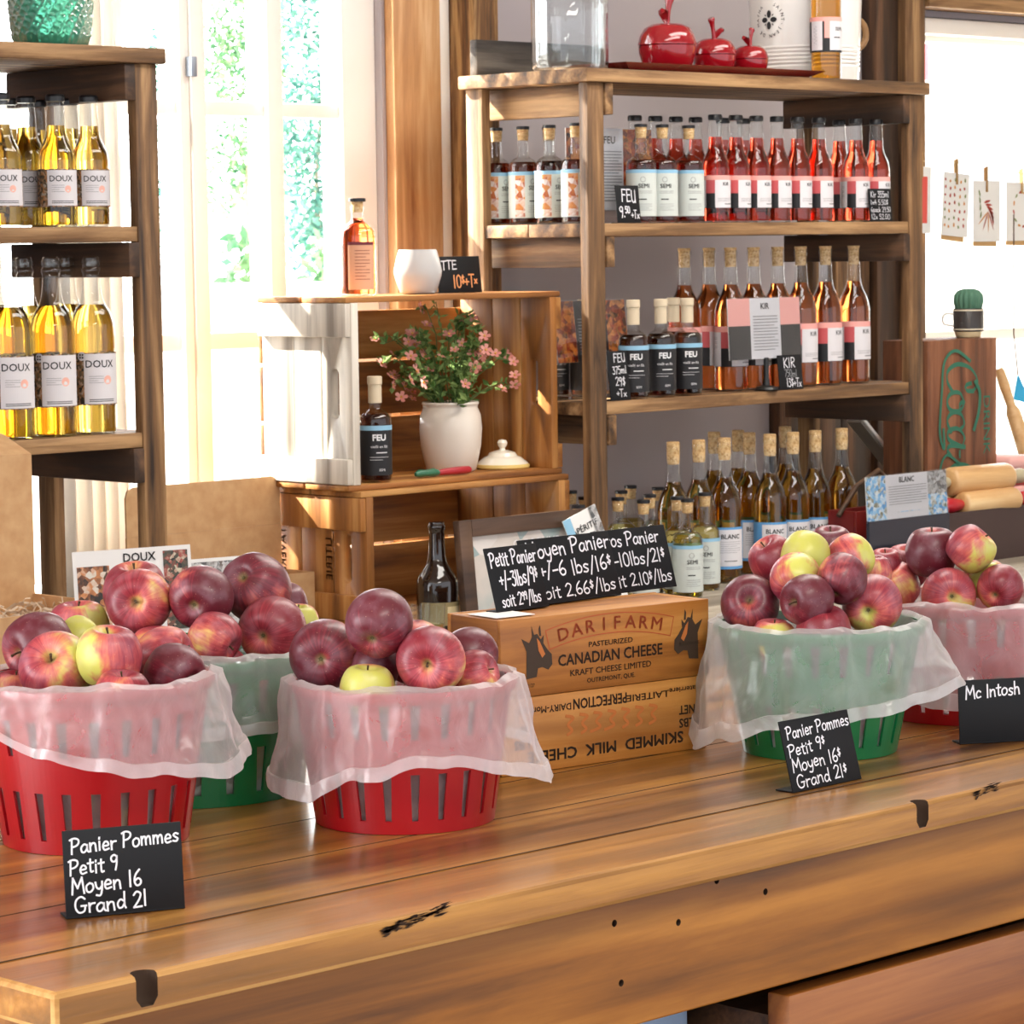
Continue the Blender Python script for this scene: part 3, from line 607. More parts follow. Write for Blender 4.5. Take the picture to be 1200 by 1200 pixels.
# tall bottle on the shelf top
p = onY(968, 88, 4.285)
b = thing('rose_bottle', 'tall orange bottle standing in front of the white enamel bucket', 'bottle', (p.x, p.y, 1.8504), -.95)
TALL = [(r*.95, z*1.13) for r, z in WINE]
MB().lathe(clip_profile(TALL, .27, .0016), 28, cap0=False).build('liquid', liquid('orange_cider', '#f7a936'), b, 50); MB().lathe([(.001, .0015)]+TALL, 28, cap0=False, cap1=False).build('glass', GLASSM, b, 50)
l = MB(); r = .0338
band(l, r+.0006, .06, .135, -2.4, 2.3, 0, 36); band(l, r+.0008, .126, .135, -2.4, 2.3, 1, 36); band(l, r+.001, .064, .126, -1.0, -.15, 2, 10); band(l, r+.001, .064, .126, .32, 1.6, 2, 12); band(l, r+.001, .09, .126, -.02, .32, 1, 6)
l.glyphs(printed('SEMI', .0075, .012), wrap(r+.0014, .98, .106), 3); lines(l, r+.0014, .6, 1.1, .09, .004, 1, 3, .0025); lines(l, r+.0014, -.62, -.5, .115, .0025, 16, 4); l.build('label', [BLKB, PINKB, PANELW, INK, GREYINK], b, None)
MB().lathe([(.0115, .29), (.013, .335), (.012, .34)], 16).build('cork', CORK, b)

# ------------------------------------------------------------------ wooden crates by the window
def crate(name, label, x0, x1, y0, y1, z0, z1, endmat, backgaps, cat='crate', stencil=None):
    t_ = thing(name, label, cat, (x0, y0, z0)); L, Dp, H = x1-x0, y1-y0, z1-z0; th = .011
    # crate lying on its side, opening towards the shop: slatted long sides above and below, slatted bottom at the back, thick ends
    for nm, a, b in (('top_side', H-th, H), ('bottom_side', 0, th)):
        m = MB(); n = 2
        for k in range(n): m.box(-.012, L+.012, Dp*k/n+.002, Dp*(k+1)/n-.003, a, b, bev=.002)
        m.build(nm, CRW['x'], t_)
    m = MB(); zs = backgaps
    for a, b in zip(zs, zs[1:]): m.box(0, L, Dp-.0, Dp+th, a+.003, b-.003, bev=.002)
    m.build('back_boards', CRW['x'], t_)
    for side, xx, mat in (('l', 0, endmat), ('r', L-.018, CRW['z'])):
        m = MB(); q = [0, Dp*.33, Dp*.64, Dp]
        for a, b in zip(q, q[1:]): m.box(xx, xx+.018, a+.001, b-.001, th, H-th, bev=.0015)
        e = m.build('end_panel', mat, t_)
        c = MB(); hz = H*.5; c.prism([(Dp*.19+.012*math.cos(a_), hz+(.036 if math.sin(a_) > 0 else -.036)+.012*math.sin(a_)) for a_ in [k*math.pi/8 for k in range(16)]], xx-.02, xx+.04, M=Matrix(((0, 1, 0, 0), (1, 0, 0, 0), (0, 0, 1, 0), (0, 0, 0, 1))))
        carve(e, [c.build('c', CARD, t_)])
        xo = -.014 if side == 'l' else L
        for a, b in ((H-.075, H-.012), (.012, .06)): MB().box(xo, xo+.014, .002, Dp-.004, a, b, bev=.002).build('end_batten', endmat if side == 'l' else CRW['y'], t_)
    return t_
ya0, ya1 = 4.285, 4.545
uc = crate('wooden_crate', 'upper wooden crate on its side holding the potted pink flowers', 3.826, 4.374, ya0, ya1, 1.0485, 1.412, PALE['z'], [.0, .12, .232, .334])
lc = crate('wooden_crate', 'lower wooden crate on its side with the dark bottle in front', 3.838, 4.372, 4.265, 4.56, ZT+.0005, 1.048, CRW['z'], [.0, .12, .232])
m = MB()
for s_, y_ in (('TAVERNE', .235), ('LITERIE', .10)):
    m.glyphs(printed(s_, .018, .01), lambda x, y, y_=y_: (-.0006, y_+y, .125-x), 0)
m.build('stencil_lettering', plain('faded_stencil', '#7a5538', .8), lc, None)
# things on and in the crates
p = onY(420, 330, 4.36); z = 1.4125
b = thing('spirit_bottle', 'glowing amber spirit bottle standing on the upper crate by the window', 'bottle', (p.x, p.y, z))
SPB = [(.030, 0), (.0335, .003), (.0345, .008), (.0345, .108)]+arc([(.0345, .112), (.032, .124), (.021, .135), (.0125, .142), (.0115, .150), (.0115, .162)])+[(.013, .163), (.013, .168)]
MB().lathe(clip_profile(SPB, .147, .0016), 28, cap0=False).build('liquid', liquid('bright_amber', '#f0743a'), b, 50); MB().lathe([(.001, .0015)]+SPB, 28, cap0=False, cap1=False).build('glass', GLASSM, b, 50)
l = MB(); band(l, .0351, .012, .102, -1.3, .25, 0, 24); band(l, .0354, .096, .102, -1.3, .25, 1, 24); lines(l, .0354, -.9, -.05, .085, .006, 10, 2, .0012); l.build('label', [plain('peach_label', '#d9a382', .6), plain('dark_red_band', '#6e2430', .6), plain('rust_print', '#8b4433', .6)], b, None)
MB().lathe([(.0105, .158), (.0115, .178)], 16).build('cork', CORK, b); MB().lathe(cap_prof(.0165, .178, .1845), 20).build('stopper', CAPB, b)
p = onY(490, 331, 4.36)
t_ = thing('glass_tumbler', 'frosty white glass tumbler on the upper crate beside the price tag', 'glass', (p.x, p.y, z))
MB().lathe([(.030, 0), (.036, .004), (.0455, .035), (.047, .045), (.042, .068), (.0365, .086), (.0352, .086), (.0405, .067), (.0452, .045), (.0435, .035), (.033, .008), (.001, .007)], 32, cap1=False).build('bowl', NT('frosted_glass').P(col=rgb('#f4f4f4'), rough=.25, trans=.55, ior=1.2).m, t_, 50)
# chalkboard tag: a thin board with a folded foot behind it, leaning back
def chalk_tag(label, p, w, h, lean, rz, texts, foot=.02, name='chalkboard_tag', seed=0, group='hand-lettered chalk price boards'):
    t_ = thing(name, label, 'price sign', p, rz, group); T = Matrix.Rotation(-lean, 4, 'X')
    MB().box(-w/2, w/2, 0, .002, .0, h, bev=.0006, M=T).build('board', BLACKB, t_)
    MB().box(-w/2, w/2, 0, foot, 0, .0016, bev=.0005).build('foot', BLACKB, t_)
    rng = random.Random(seed); mbs = {}
    for s_, x, y, th, sw, mt, sl in texts:
        if sw < 0: sw = -sw*w/hand_width(s_, th*h)
        V, Fc = hand(s_, th*h, (.12 if w > .08 else .10)*th*h, sx=sw, x0=x*w-w/2, y0=y*h, slope=sl, rng=rng)
        mbs.setdefault(mt.name, (MB(), mt))[0].raw([T @ Vector((a, -.0006, b)) for a, b in V], Fc)
    for mb_, mt in mbs.values(): mb_.build('lettering', mt, t_, None)
    return t_
p = onY(540, 331, 4.40); chalk_tag('small chalk tag with an orange price on the upper crate behind the tumbler', (p.x, p.y, z), .118, .072, .12, .0, [('TTE', .10, .64, .24, -.36, CHALK, 0), ('10^$_+T^x', .34, .14, .34, -.56, CHALKO, 0)], seed=1)
p = onY(441, 565, 4.318); bottle('feu', (p.x, p.y, 1.0602), 'black-labelled spirit flask standing inside the upper crate', 'black labelled bottles', -.75, 'spirit_flask')
# flower pot
p = onY(529, 553, 4.40)
fp = thing('flower_pot', 'cream stoneware pot of small pink flowers inside the upper crate', 'potted plant', (p.x, p.y, 1.0602))
MB().lathe([(.001, .001), (.046, .0), (.050, .004), (.060, .05), (.0625, .085), (.060, .112), (.054, .126), (.0545, .130), (.057, .134), (.0555, .138), (.051, .136), (.050, .125), (.056, .09), (.05, .03), (.001, .02)], 36, cap0=False, cap1=False).build('pot', plain('cream_stoneware', '#e2d8cb', .35, coat=.3), fp, 50)
MB().lathe([(.001, .118), (.0515, .119)], 24, cap0=False, cap1=False).build('soil', plain('soil', '#3a2a1c', .95), fp)
rng = random.Random(11); st, lf = MB(), MB(); tips = []
for k in range(60):
    a = rng.uniform(0, 6.283); el = rng.uniform(.12, 1.0); r_ = rng.uniform(.16, .25)*(1.0 if el < .8 else .85)
    ex, ey, ez = r_*el*math.cos(a)-.012, max(-.14, min(.115, r_*el*math.sin(a)*.75)), .12+rng.uniform(.07, .195)*(1.22-.62*el)-.02*el; ex = max(-.27, min(.16, ex)); ez = min(ez, .325)
    pts = smooth_line([(0, 0), (.35, .0), (.7, .0), (1, 0)], 2); P_ = [Vector((.018*math.cos(a), .018*math.sin(a), .12)), Vector((ex*.45, ey*.45, .12+(ez-.12)*.75)), Vector((ex*.8, ey*.8, ez+.01)), Vector((ex, ey, ez))]
    st.tube(P_, [.0013, .0011, .0009, .0006], 5); tips.append(P_[-1])
    for j in range(15):
        t0 = rng.uniform(.1, 1); i = min(int(t0*3), 2); q = P_[i].lerp(P_[i+1], t0*3-i); d = Vector((rng.gauss(0, 1), rng.gauss(0, 1), rng.gauss(.4, .6))).normalized(); e = d.cross(Vector((rng.gauss(0, 1), rng.gauss(0, 1), rng.gauss(0, 1)))).normalized()
        s_ = rng.uniform(.013, .024); q2 = q+d*s_; w_ = s_*.27; c_ = d.cross(e)*s_*.08
        lf.raw([q, q+d*s_*.5+e*w_-c_, q2, q+d*s_*.5-e*w_-c_, q+d*s_*.5+c_], [(0, 1, 4), (1, 2, 4), (2, 3, 4), (3, 0, 4)])
st.build('stem', plain('plant_stem', '#4d6a35', .7), fp); lf.build('foliage', leafmat('plant_leaf', '#4a6c36', '#a3bd78'), fp, None)
PETAL = leafmat('pink_petal', '#d9827a', '#eeb0a6'); fl0 = None; spots = tips[:48]+[tips[k]*.94+Vector((.0, -.014, -.014)) for k in range(14)]
for q in spots:
    if fl0 is None:
        m = MB()
        for k in range(5):
            a = k*1.2566; ca, sa = math.cos(a), math.sin(a); T = Matrix(((ca, -sa, 0, 0), (sa, ca, 0, 0), (0, 0, 1, 0), (0, 0, 0, 1)))
            m.raw([(0, 0, 0), (.005, -.0035, .002), (.0105, -.0040, .0035), (.0125, 0, .003), (.0105, .0040, .0035), (.005, .0035, .002)], [(0, 1, 5), (1, 2, 4, 5), (2, 3, 4)], 0, T)
        m.lathe([(.0022, .001), (.0018, .004)], 6, 1); fl = fl0 = m.build('flower', [PETAL, plain('flower_eye', '#d9a24a', .7)], fp, None)
    else: fl = fl0.copy(); COL.objects.link(fl)
    fl.location = q+Vector((0, -.002, .002)); fl.rotation_euler = (rng.uniform(.4, 1.5), 0, rng.uniform(-.9, .7)); s_ = rng.uniform(.75, 1.15); fl.scale = (s_, s_, s_)
p = onY(589, 552, 4.375)
t_ = thing('pot_lid', 'cream and yellow banded ceramic lid lying inside the upper crate', 'lid', (p.x, p.y, 1.0602))
YB = plain('yellow_glaze', '#d9bd72', .3); CG = plain('cream_glaze', '#ece4d2', .25, coat=.4)
MB().lathe([(.053, 0), (.0555, .003), (.054, .008), (.040, .019), (.036, .0215)], 32).build('lid_rim', YB, t_); MB().lathe([(.0525, .0092), (.0405, .0195), (.0365, .0222), (.030, .0245), (.026, .0315), (.011, .036), (.001, .0362)], 32, cap1=False).build('dome', CG, t_)
MB().lathe([(.008, .034), (.0055, .040), (.0095, .046), (.0105, .051), (.008, .056), (.001, .0575)], 20, cap1=False).build('knob', CG, t_)
p0, p1 = onY(487, 556, 4.315), onY(551, 552, 4.315)
t_ = thing('vegetable_peeler', 'small tool with a green end and red handle at the crate edge', 'utensil', (p0.x, p0.y, 1.0602))
Lh = (p1-p0).length
MB().tube([(0, 0, .0075), (.008, 0, .009), (Lh*.2, 0, .0085), (Lh*.32, 0, .009), (Lh*.42, 0, .0075)], [.004, .0075, .0065, .0085, .005], 12).build('end_piece', plain('green_enamel', '#2f6a4e', .3), t_, 60)
MB().tube([(Lh*.40, 0, .0075), (Lh*.5, 0, .008), (Lh*.75, 0, .0085), (Lh*.97, 0, .0085), (Lh, 0, .008)], [.005, .0065, .0078, .0075, .005], 12).build('handle', plain('red_enamel', '#a51f2b', .3), t_, 60)

# lower crate surroundings
p = onz(513, 732, ZT); pb = onY(513, 700, 4.13)
t_ = thing('brown_bottle', 'dark brown bottle standing in front of the lower crate', 'bottle', (pb.x, pb.y, ZT+.0004))
BB = [(.030, 0), (.037, .004), (.038, .012), (.038, .07)]+arc([(.038, .075), (.036, .092), (.027, .108), (.0175, .125), (.0145, .150), (.0135, .178)])+[(.0155, .18), (.0155, .187), (.0135, .190), (.0135, .193)]
MB().lathe([(.001, .001)]+[(r*1.04, z*1.06) for r, z in BB], 28, cap0=False).build('glass', NT('brown_glass').P(col=rgb('#1c0e08'), rough=.06, coat=.6).m, t_, 50)
l = MB(); band(l, .0402, .015, .058, -1.6, 1.6, 0, 24); band(l, .0405, .02, .05, -.3, .9, 1, 10); l.build('label', [plain('olive_label', '#8b7c55', .6), plain('tan_label', '#cbb98e', .6)], t_, None)
def shot(px, label, zz, yy):
    p = onY(px, 700, yy); t_ = thing('shot_glass', label, 'glass', (p.x, p.y, ZT+.0004), 0, 'small tasting glasses')
    MB().lathe([(.001, .001), (.0165, 0), (.0175, .003), (.0205, .066), (.0193, .066), (.0165, .010), (.001, .009)], 24, cap0=False, cap1=False).build('tumbler', GLASSM, t_, 50)
    MB().lathe([(.001, .011), (.0163, .0112), (.0172, .03), (.001, .0302)], 20, cap0=False, cap1=False).build('drink', YELW, t_, 50)
shot(491, 'small tasting glass at the outer side of the dark bottle', 0, 4.06); shot(509, 'small tasting glass directly in front of the dark bottle', 0, 4.045)
# framed sign behind the price boards
a, b = onY(547, 612, 4.06), onY(702, 604, 4.06); W_ = b.x-a.x
t_ = thing('framed_sign', 'dark brown framed sign standing behind the chalk price boards', 'sign', (a.x, 4.06, ZT+.0004)); T = Matrix.Rotation(-.1, 4, 'X'); H = a.z-ZT+.002; fw = .032
fm = MB(); fm.box(0, fw, 0, .018, 0, H, M=T, bev=.002); fm.box(W_-fw, W_, 0, .018, 0, H, M=T, bev=.002); fm.box(fw, W_-fw, 0, .018, H-fw, H, M=T, bev=.002); fm.box(fw, W_-fw, 0, .018, 0, fw, M=T, bev=.002); fm.build('frame', wood('dark_frame', '#2a1a12', '#4a3324', '#644a38', 'x', .5), t_)
MB().box(fw, W_-fw, .008, .012, fw, H-fw, M=T).build('print', mottled('faded_print', ['#b7b0ab', '#8fa6a8', '#c9c0b8', '#d6d0cc'], 14, .25), t_)
m = MB(); m.glyphs(printed('OUI POMME', .016, .0), lambda x, y: T @ Vector((W_*.58+x, .0075, H-fw-.03+y)), 0); m.build('lettering', PANELW, t_, None)
def printed_card(name, label, loc, rz, lean, w, h, parts, mats, roll=0, group=None, cat='card', tint=.0012):
    t_ = thing(name, label, cat, loc, rz, group); T = Matrix.Rotation(-lean, 4, 'X') @ Matrix.Rotation(roll, 4, 'Y'); m = MB(); m.box(-w/2, w/2, 0, tint, 0, h, 0, M=T)
    for it in parts:
        if it[0] == 'r': _, x0, x1, y0, y1, mi = it; m.raw([T @ Vector((x*w-w/2, -.0004-.0001*mi, y*h)) for x, y in ((x0, y0), (x1, y0), (x1, y1), (x0, y1))], [(0, 1, 2, 3)], mi)
        elif it[0] == 't': _, s_, x, y, hh, mi = it; m.glyphs(printed(s_, hh*h, .012), lambda a, b: T @ Vector((x*w-w/2+a, -.0012, y*h+b)), mi)
        else:
            _, x0, x1, y0, y1, n, mi = it
            for i in range(n):
                yy = y1-(y1-y0)*i/n; xe = x1-(.12*(x1-x0) if i % 4 == 3 else 0); m.raw([T @ Vector((x*w-w/2, -.0012, y*h)) for x, y in ((x0, yy-.008), (xe, yy-.008), (xe, yy+.008), (x0, yy+.008))], [(0, 1, 2, 3)], mi)
    m.build('printed_sheet', mats, t_, None); return t_
BLUEPIC = mottled('blue_blossom_photo', ['#3f8fd0', '#7fc0ea', '#e8eef0', '#6a6a4a'], 120, .3); AUT = mottled('autumn_photo', ['#2a231a', '#7a4a2e', '#c98550', '#d9d2c4'], 120, .3); DKPIC = mottled('orchard_photo', ['#1c1c18', '#4c4a3a', '#a0453a', '#c9c2a8'], 160, .3); REDPIC = mottled('glowing_apples_photo', ['#4a1710', '#9a3a1e', '#d9833a', '#3a1a12'], 90, .25); GREYPIC = mottled('grey_orchard_photo', ['#4a4a4a', '#8d8d8d', '#c9c9c9', '#6a5f58'], 120, .3)
CM = [PAPER, AUT, DKPIC, INK, GREYINK, PANELW, BLUEPIC, REDPIC, GREYPIC, CORAL, BLKB, SKYB, PINKB]
p = onz(722, 650, 0.93); a = onY(722, 628, 4.03)
printed_card('aperitif_card', 'small blue and white card tilted above the chalk price boards', (a.x, 4.03, .79), -.15, .1, .085, a.z-.79+.062, [('r', 0, .22, .6, 1, 11), ('t', 'APÉRITIF', .52, .83, .055, 3), ('l', .28, .75, .62, .78, 5, 4), ('r', .78, 1, .6, 1, 8)], CM, roll=-.35)
# ------------------------------------------------------------------ tags and photo stands on the shelves
ACR = thin_glass('acrylic', (.98, .99, 1, 1), .03, 1.3)
def stand(label, loc, rz, w, h, z0, parts, pedestal, lean=.08, base_mat=None):
    t_ = thing('photo_stand', label, 'sign stand', loc, rz, 'clear stands with printed cards'); T = Matrix.Translation((0, 0, z0)) @ Matrix.Rotation(-lean, 4, 'X'); m = MB(); m.box(-w/2, w/2, .0012, .0024, 0, h, 0, M=T)
    for it in parts:
        if it[0] == 'r': _, x0, x1, y0, y1, mi = it; m.raw([T @ Vector((x*w-w/2, .0009-.00008*mi, y*h)) for x, y in ((x0, y0), (x1, y0), (x1, y1), (x0, y1))], [(0, 1, 2, 3)], mi)
        elif it[0] == 't': _, s_, x, y, hh, mi = it; m.glyphs(printed(s_, hh*h, .012), lambda a, b: T @ Vector((x*w-w/2+a, -.0003, y*h+b)), mi)
        else:
            _, x0, x1, y0, y1, n, mi = it
            for i in range(n):
                yy = y1-(y1-y0)*i/n; xe = x1-(.14*(x1-x0) if i % 4 == 3 else 0); m.raw([T @ Vector((x*w-w/2, -.0003, y*h)) for x, y in ((x0, yy-.007), (xe, yy-.007), (xe, yy+.007), (x0, yy+.007))], [(0, 1, 2, 3)], mi)
    m.build('printed_sheet', CM, t_, None)
    MB().box(-w/2-.002, w/2+.002, -.002, -.0008, -.002, h+.003, M=T).build('clear_cover', ACR, t_, None)
    b = MB()
    if pedestal: b.lathe([(.024, 0), (.026, .003), (.022, .008), (.008, .012), (.0055, .03), (.0055, z0+.002)], 24)
    else: b.box(-w/2, w/2, -.004, .04, 0, .003); b.box(-w/2, w/2, -.004, .004, 0, z0+.004)
    b.build('base', base_mat or plain('stand_black', '#151515', .4), t_); return t_
a, b_ = onY(664, 240, 4.34), onY(764, 240, 4.34)
stand('clear photo stand behind the post on the upper shelf', ((a.x+b_.x)/2, 4.338, 1.5454), 0, b_.x-a.x, .165, .028, [('r', 0, .33, 0, 1, 7), ('r', .33, .66, 0, 1, 5), ('r', .66, 1, 0, 1, 7), ('t', 'FEU', .5, .82, .09, 3), ('l', .37, .64, .08, .72, 17, 4)], False, .01, ACR)
a, b_ = onY(654, 400, 4.35), onY(738, 400, 4.35)
stand('clear photo stand with glowing picture behind the post on the lower shelf', ((a.x+b_.x)/2, 4.35, 1.1904), 0, b_.x-a.x, .125, .075, [('r', 0, .28, 0, 1, 7), ('r', .28, .72, 0, 1, 10), ('r', .72, 1, 0, 1, 7), ('t', 'FEU', .5, .82, .09, 5), ('l', .32, .68, .08, .7, 12, 4)], False, .12, ACR)
a, b_ = onY(846, 400, 4.262), onY(930, 400, 4.262)
stand('clear photo stand on a black pedestal before the tall rose bottles', ((a.x+b_.x)/2, 4.24, 1.1904), .0, b_.x-a.x, .128, .068, [('r', 0, .3, 0, .55, 10), ('r', 0, .3, .55, 1, 12), ('r', .3, .72, 0, 1, 5), ('r', .72, 1, .55, 1, 12), ('r', .72, 1, 0, .55, 10), ('t', 'KIR', .51, .82, .1, 3), ('l', .34, .68, .1, .7, 12, 4)], True, .05)
p = onY(738, 262, 4.236); chalk_tag('small chalk tag hung beside the post on the upper shelf', (p.x, p.y, 1.5454), .068, .076, .10, 0, [('FEU', .22, .56, .32, -.64, CHALK, 0), ('9.^50', .09, .16, .29, -.46, CHALK, 0), ('+Tx', .59, .12, .22, -.36, CHALK, 0)], seed=2)
p = onY(1033, 262, 4.232); chalk_tag('small chalk tag at the right end of the small rose bottles', (p.x, p.y, 1.5454), .078, .072, .08, 0, [('Kir 355ml', .08, .74, .18, -.82, CHALK, 0), ('1x4 5.50$', .06, .51, .15, -.8, CHALK, 0), ('6pack 29.50', .06, .29, .15, -.88, CHALK, 0), ('12x 52.00', .06, .07, .15, -.84, CHALK, 0)], seed=3)
p = onY(728, 462, 4.232); chalk_tag('leaning chalk tag beside the post on the lower shelf', (p.x, p.y, 1.1904), .062, .10, .12, .05, [('FEU', .3, .78, .17, -.6, CHALK, 0), ('375ml', .2, .54, .15, -.7, CHALK, 0), ('29$', .3, .30, .17, -.5, CHALK, 0), ('+Tx', .3, .08, .15, -.5, CHALK, 0)], seed=4)
p = onY(928, 449, 4.226); chalk_tag('small chalk tag at the foot of the tall rose bottles', (p.x, p.y, 1.1904), .078, .074, .10, 0, [('KIR', .22, .63, .28, -.5, CHALK, 0), ('750ml', .24, .37, .2, -.52, plain('faint_chalk', '#8f9194', .85), 0), ('13$+Tx', .30, .08, .24, -.62, CHALK, 0)], seed=5)
# ------------------------------------------------------------------ on top of the shelves
p = onY(668, 76, 4.33); t_ = thing('glass_jar', 'large clear ribbed glass jar on top of the bottle shelf', 'jar', (p.x, p.y, 1.8504))
MB().lathe([(.001, .004), (.070, .0), (.0755, .006), (.0775, .02), (.0775, .20), (.066, .235), (.05, .25), (.05, .28)], 60, cap0=False, cap1=False, fn=lambda q, a: (q[0]*(1+.012*math.cos(15*a)), q[1]*(1+.012*math.cos(15*a)), q[2])).build('body', thin_glass('jar_glass', (.93, .95, .96, 1), .03, 1.6), t_, 60)
MB().lathe([(.001, .01), (.07, .006), (.074, .02), (.0745, .2), (.063, .233), (.047, .25), (.047, .28)], 40, cap0=False, cap1=False).build('inner_wall', GLASSM, t_, 60)
REDG = plain('glossy_red_ceramic', '#8c0b18', .12, coat=.6)
ta, tb_ = onY(700, 78, 4.33), onY(935, 84, 4.33)
tr = thing('serving_tray', 'flat dark red tray under the apple-shaped pots', 'tray', ((ta.x+tb_.x)/2, 4.335, 1.8504)); Lx = (tb_.x-ta.x)/2
m = MB(); m.raw([(-Lx*.86, -.055, 0), (Lx*.86, -.055, 0), (Lx*.86, .055, 0), (-Lx*.86, .055, 0), (-Lx, -.085, .018), (Lx, -.085, .018), (Lx, .085, .018), (-Lx, .085, .018), (-Lx*.84, -.053, .004), (Lx*.84, -.053, .004), (Lx*.84, .053, .004), (-Lx*.84, .053, .004)], [(0, 3, 2, 1), (0, 1, 5, 4), (1, 2, 6, 5), (2, 3, 7, 6), (3, 0, 4, 7), (4, 5, 9, 8), (5, 6, 10, 9), (6, 7, 11, 10), (7, 4, 8, 11), (8, 9, 10, 11)])
m.build('tray_body', plain('dark_red_enamel', '#7d0f1c', .2, coat=.4), tr, None)
def apple_pot(label, px, py, d_m, y, leafside, k):
    p = onY(px, py, y); r = d_m/2; t_ = thing('apple_shaped_pot', label, 'pot', (p.x, p.y, 1.8548), 0, 'red apple-shaped lidded pots'); t_.scale = (1, 1, 1.27)
    ws = [(.001, .0), (.58, .0), (.66, .03), (.86, .22), (.985, .55), (1.0, .74)]
    MB().lathe([(a*r, b*r) for a, b in ws]+[(.96*r, .76*r)], 36, cap0=False).build('bowl', REDG, t_, 50)
    MB().lathe([(1.015*r, .765*r), (1.02*r, .80*r), (.95*r, 1.02*r), (.80*r, 1.22*r), (.55*r, 1.33*r), (.30*r, 1.31*r), (.12*r, 1.22*r), (.01*r, 1.2*r)], 36, cap1=False).build('lid', REDG, t_, 50)
    MB().tube(smooth_line3([(0, 0, 1.2*r), (.03*r*k, 0, 1.5*r), (.10*r*k, 0, 1.8*r), (.20*r*k, 0, 2.08*r)]), [.1*r]*8+[.115*r, .12*r, .15*r, .17*r, .14*r][:5], 10).build('stem', REDG, t_, 60)
    m = MB(); V = []; n = 8
    for i in range(n+1):
        u = i/n; wd = math.sin(math.pi*min(u*.9+.05, 1))*.22*r; x = leafside*(.1+u*.62)*r; zz = (1.36+.34*math.sin(u*2.2))*r
        V += [(x, -wd, zz), (x, 0, zz+.07*r), (x, wd, zz)]
    m.raw(V, [(3*i+j, 3*i+j+1, 3*i+4+j, 3*i+3+j) for i in range(n) for j in (0, 1)]); m.raw([(a, b, c-.045*r) for a, b, c in V], [(3*i+j, 3*i+j+1, 3*i+4+j, 3*i+3+j) for i in range(n) for j in (0, 1)])
    m.build('leaf', REDG, t_, 60)
def smooth_line3(p, k=4):
    out = []
    for i in range(len(p)-1):
        a, b, c, d = p[max(i-1, 0)], p[i], p[i+1], p[min(i+2, len(p)-1)]
        for j in range(k):
            t = j/k; out.append(tuple(.5*((2*b[m])+(-a[m]+c[m])*t+(2*a[m]-5*b[m]+4*c[m]-d[m])*t*t+(-a[m]+3*b[m]-3*c[m]+d[m])*t**3) for m in range(3)))
    out.append(p[-1]); return out
apple_pot('largest red apple-shaped pot, nearest the clear jar on the tray', 782, 72, .120, 4.335, -.45, .8)
apple_pot('medium red apple-shaped pot in the middle of the tray with the leaf over its lid', 837, 72, .092, 4.345, .95, -1.0)
apple_pot('smallest red apple-shaped pot on the tray nearest the white bucket', 879, 74, .078, 4.333, -.9, .9)
# white enamel bucket with emblem
p = onY(905, 88, 4.43); R0_, R1_ = .118, .128
bk = thing('enamel_bucket', 'white metal bucket with a black flower emblem behind the red pots', 'bucket', (onY(938, 88, 4.445).x, 4.43, 1.8504))
rb = lambda z: R0_+(R1_-R0_)*z/.26
pr = [(.001, .002), (R0_, 0)]
for i in range(27):
    z = .003+.257*i/26; pr.append((rb(z), z))
pr2 = []
for r, z in pr:
    pr2.append((r, z))
rib = [(.001, .002), (R0_-.002, 0), (R0_, .003)]
z = .006
while z < .26:
    rib.append((rb(z)+(.0018*math.cos((z-.045)*2*math.pi/.0085) if .03 < z < .082 else 0), z)); z += .0021 if .028 < z < .084 else .01
rib += [(rb(.26)+.004, .262), (rb(.26)+.004, .268), (rb(.26)-.002, .268), (R0_-.004, .004), (.001, .004)]
MB().lathe(rib, 64, cap0=False, cap1=False).build('bucket_body', plain('white_enamel', '#eceae6', .22, coat=.5), bk, 30)
fa = math.atan2(-CF.x, CF.y)  # facing the shop front corner
m = MB(); ec = onY(893, 16, 4.43-.11); zc = ec.z-1.8504; ea = math.asin(max(-1, min(1, (ec.x-bk.location.x)/.123)))
W = lambda x, y: ((rb(zc)+.0012)*math.sin(ea+x/rb(zc)), -(rb(zc)+.0012)*math.cos(ea+x/rb(zc)), zc+y)
for k in range(4):
    a = k*math.pi/2; pet = [(.004+.017*(1-math.cos(t))/2, .0058*math.sin(t)*(1 if t < math.pi else 1)) for t in [i*math.pi/7 for i in range(15)]]
    m.raw([W(u*math.cos(a)-v*math.sin(a), u*math.sin(a)+v*math.cos(a)) for u, v in pet[:-1]], [tuple(range(14))])
    a += math.pi/4; m.raw([W(u*math.cos(a)-v*math.sin(a), u*math.sin(a)+v*math.cos(a)) for u, v in ((.011, 0), (.014, .0018), (.018, 0), (.014, -.0018))], [(0, 1, 2, 3)])
s_ = 'SAINT-JEAN DE MATHA · '; RR = .0355
for i, chx in enumerate(s_):
    if chx == ' ': continue
    a = math.pi*.36-i*2*math.pi/len(s_); pv = printed(chx, .0075, .01)
    m.glyphs(pv, lambda x, y, a=a: W((RR-.0035+y)*math.cos(a)+x*math.sin(a), (RR-.0035+y)*math.sin(a)-x*math.cos(a)), 0)
m.build('emblem', INK, bk, None)
hx = onY(990, 25, 4.36); hr = hx-bk.location
m = MB(); ca = math.atan2(hr.y, hr.x); q = [(math.cos(.9)*.0, 0, 0)]
ha = -.35; hp = [((rb(.12)+.004+.030*math.sin(t))*math.cos(ha), (rb(.12)+.004+.030*math.sin(t))*math.sin(ha), .115+.034*math.cos(t)) for t in [i*math.pi/10 for i in range(11)]]
m.tube(hp, .0075, 10); m.build('handle', wood('handle_wood', '#6a4a2a', '#9a7448', '#b8945f', 'z'), bk, 60)
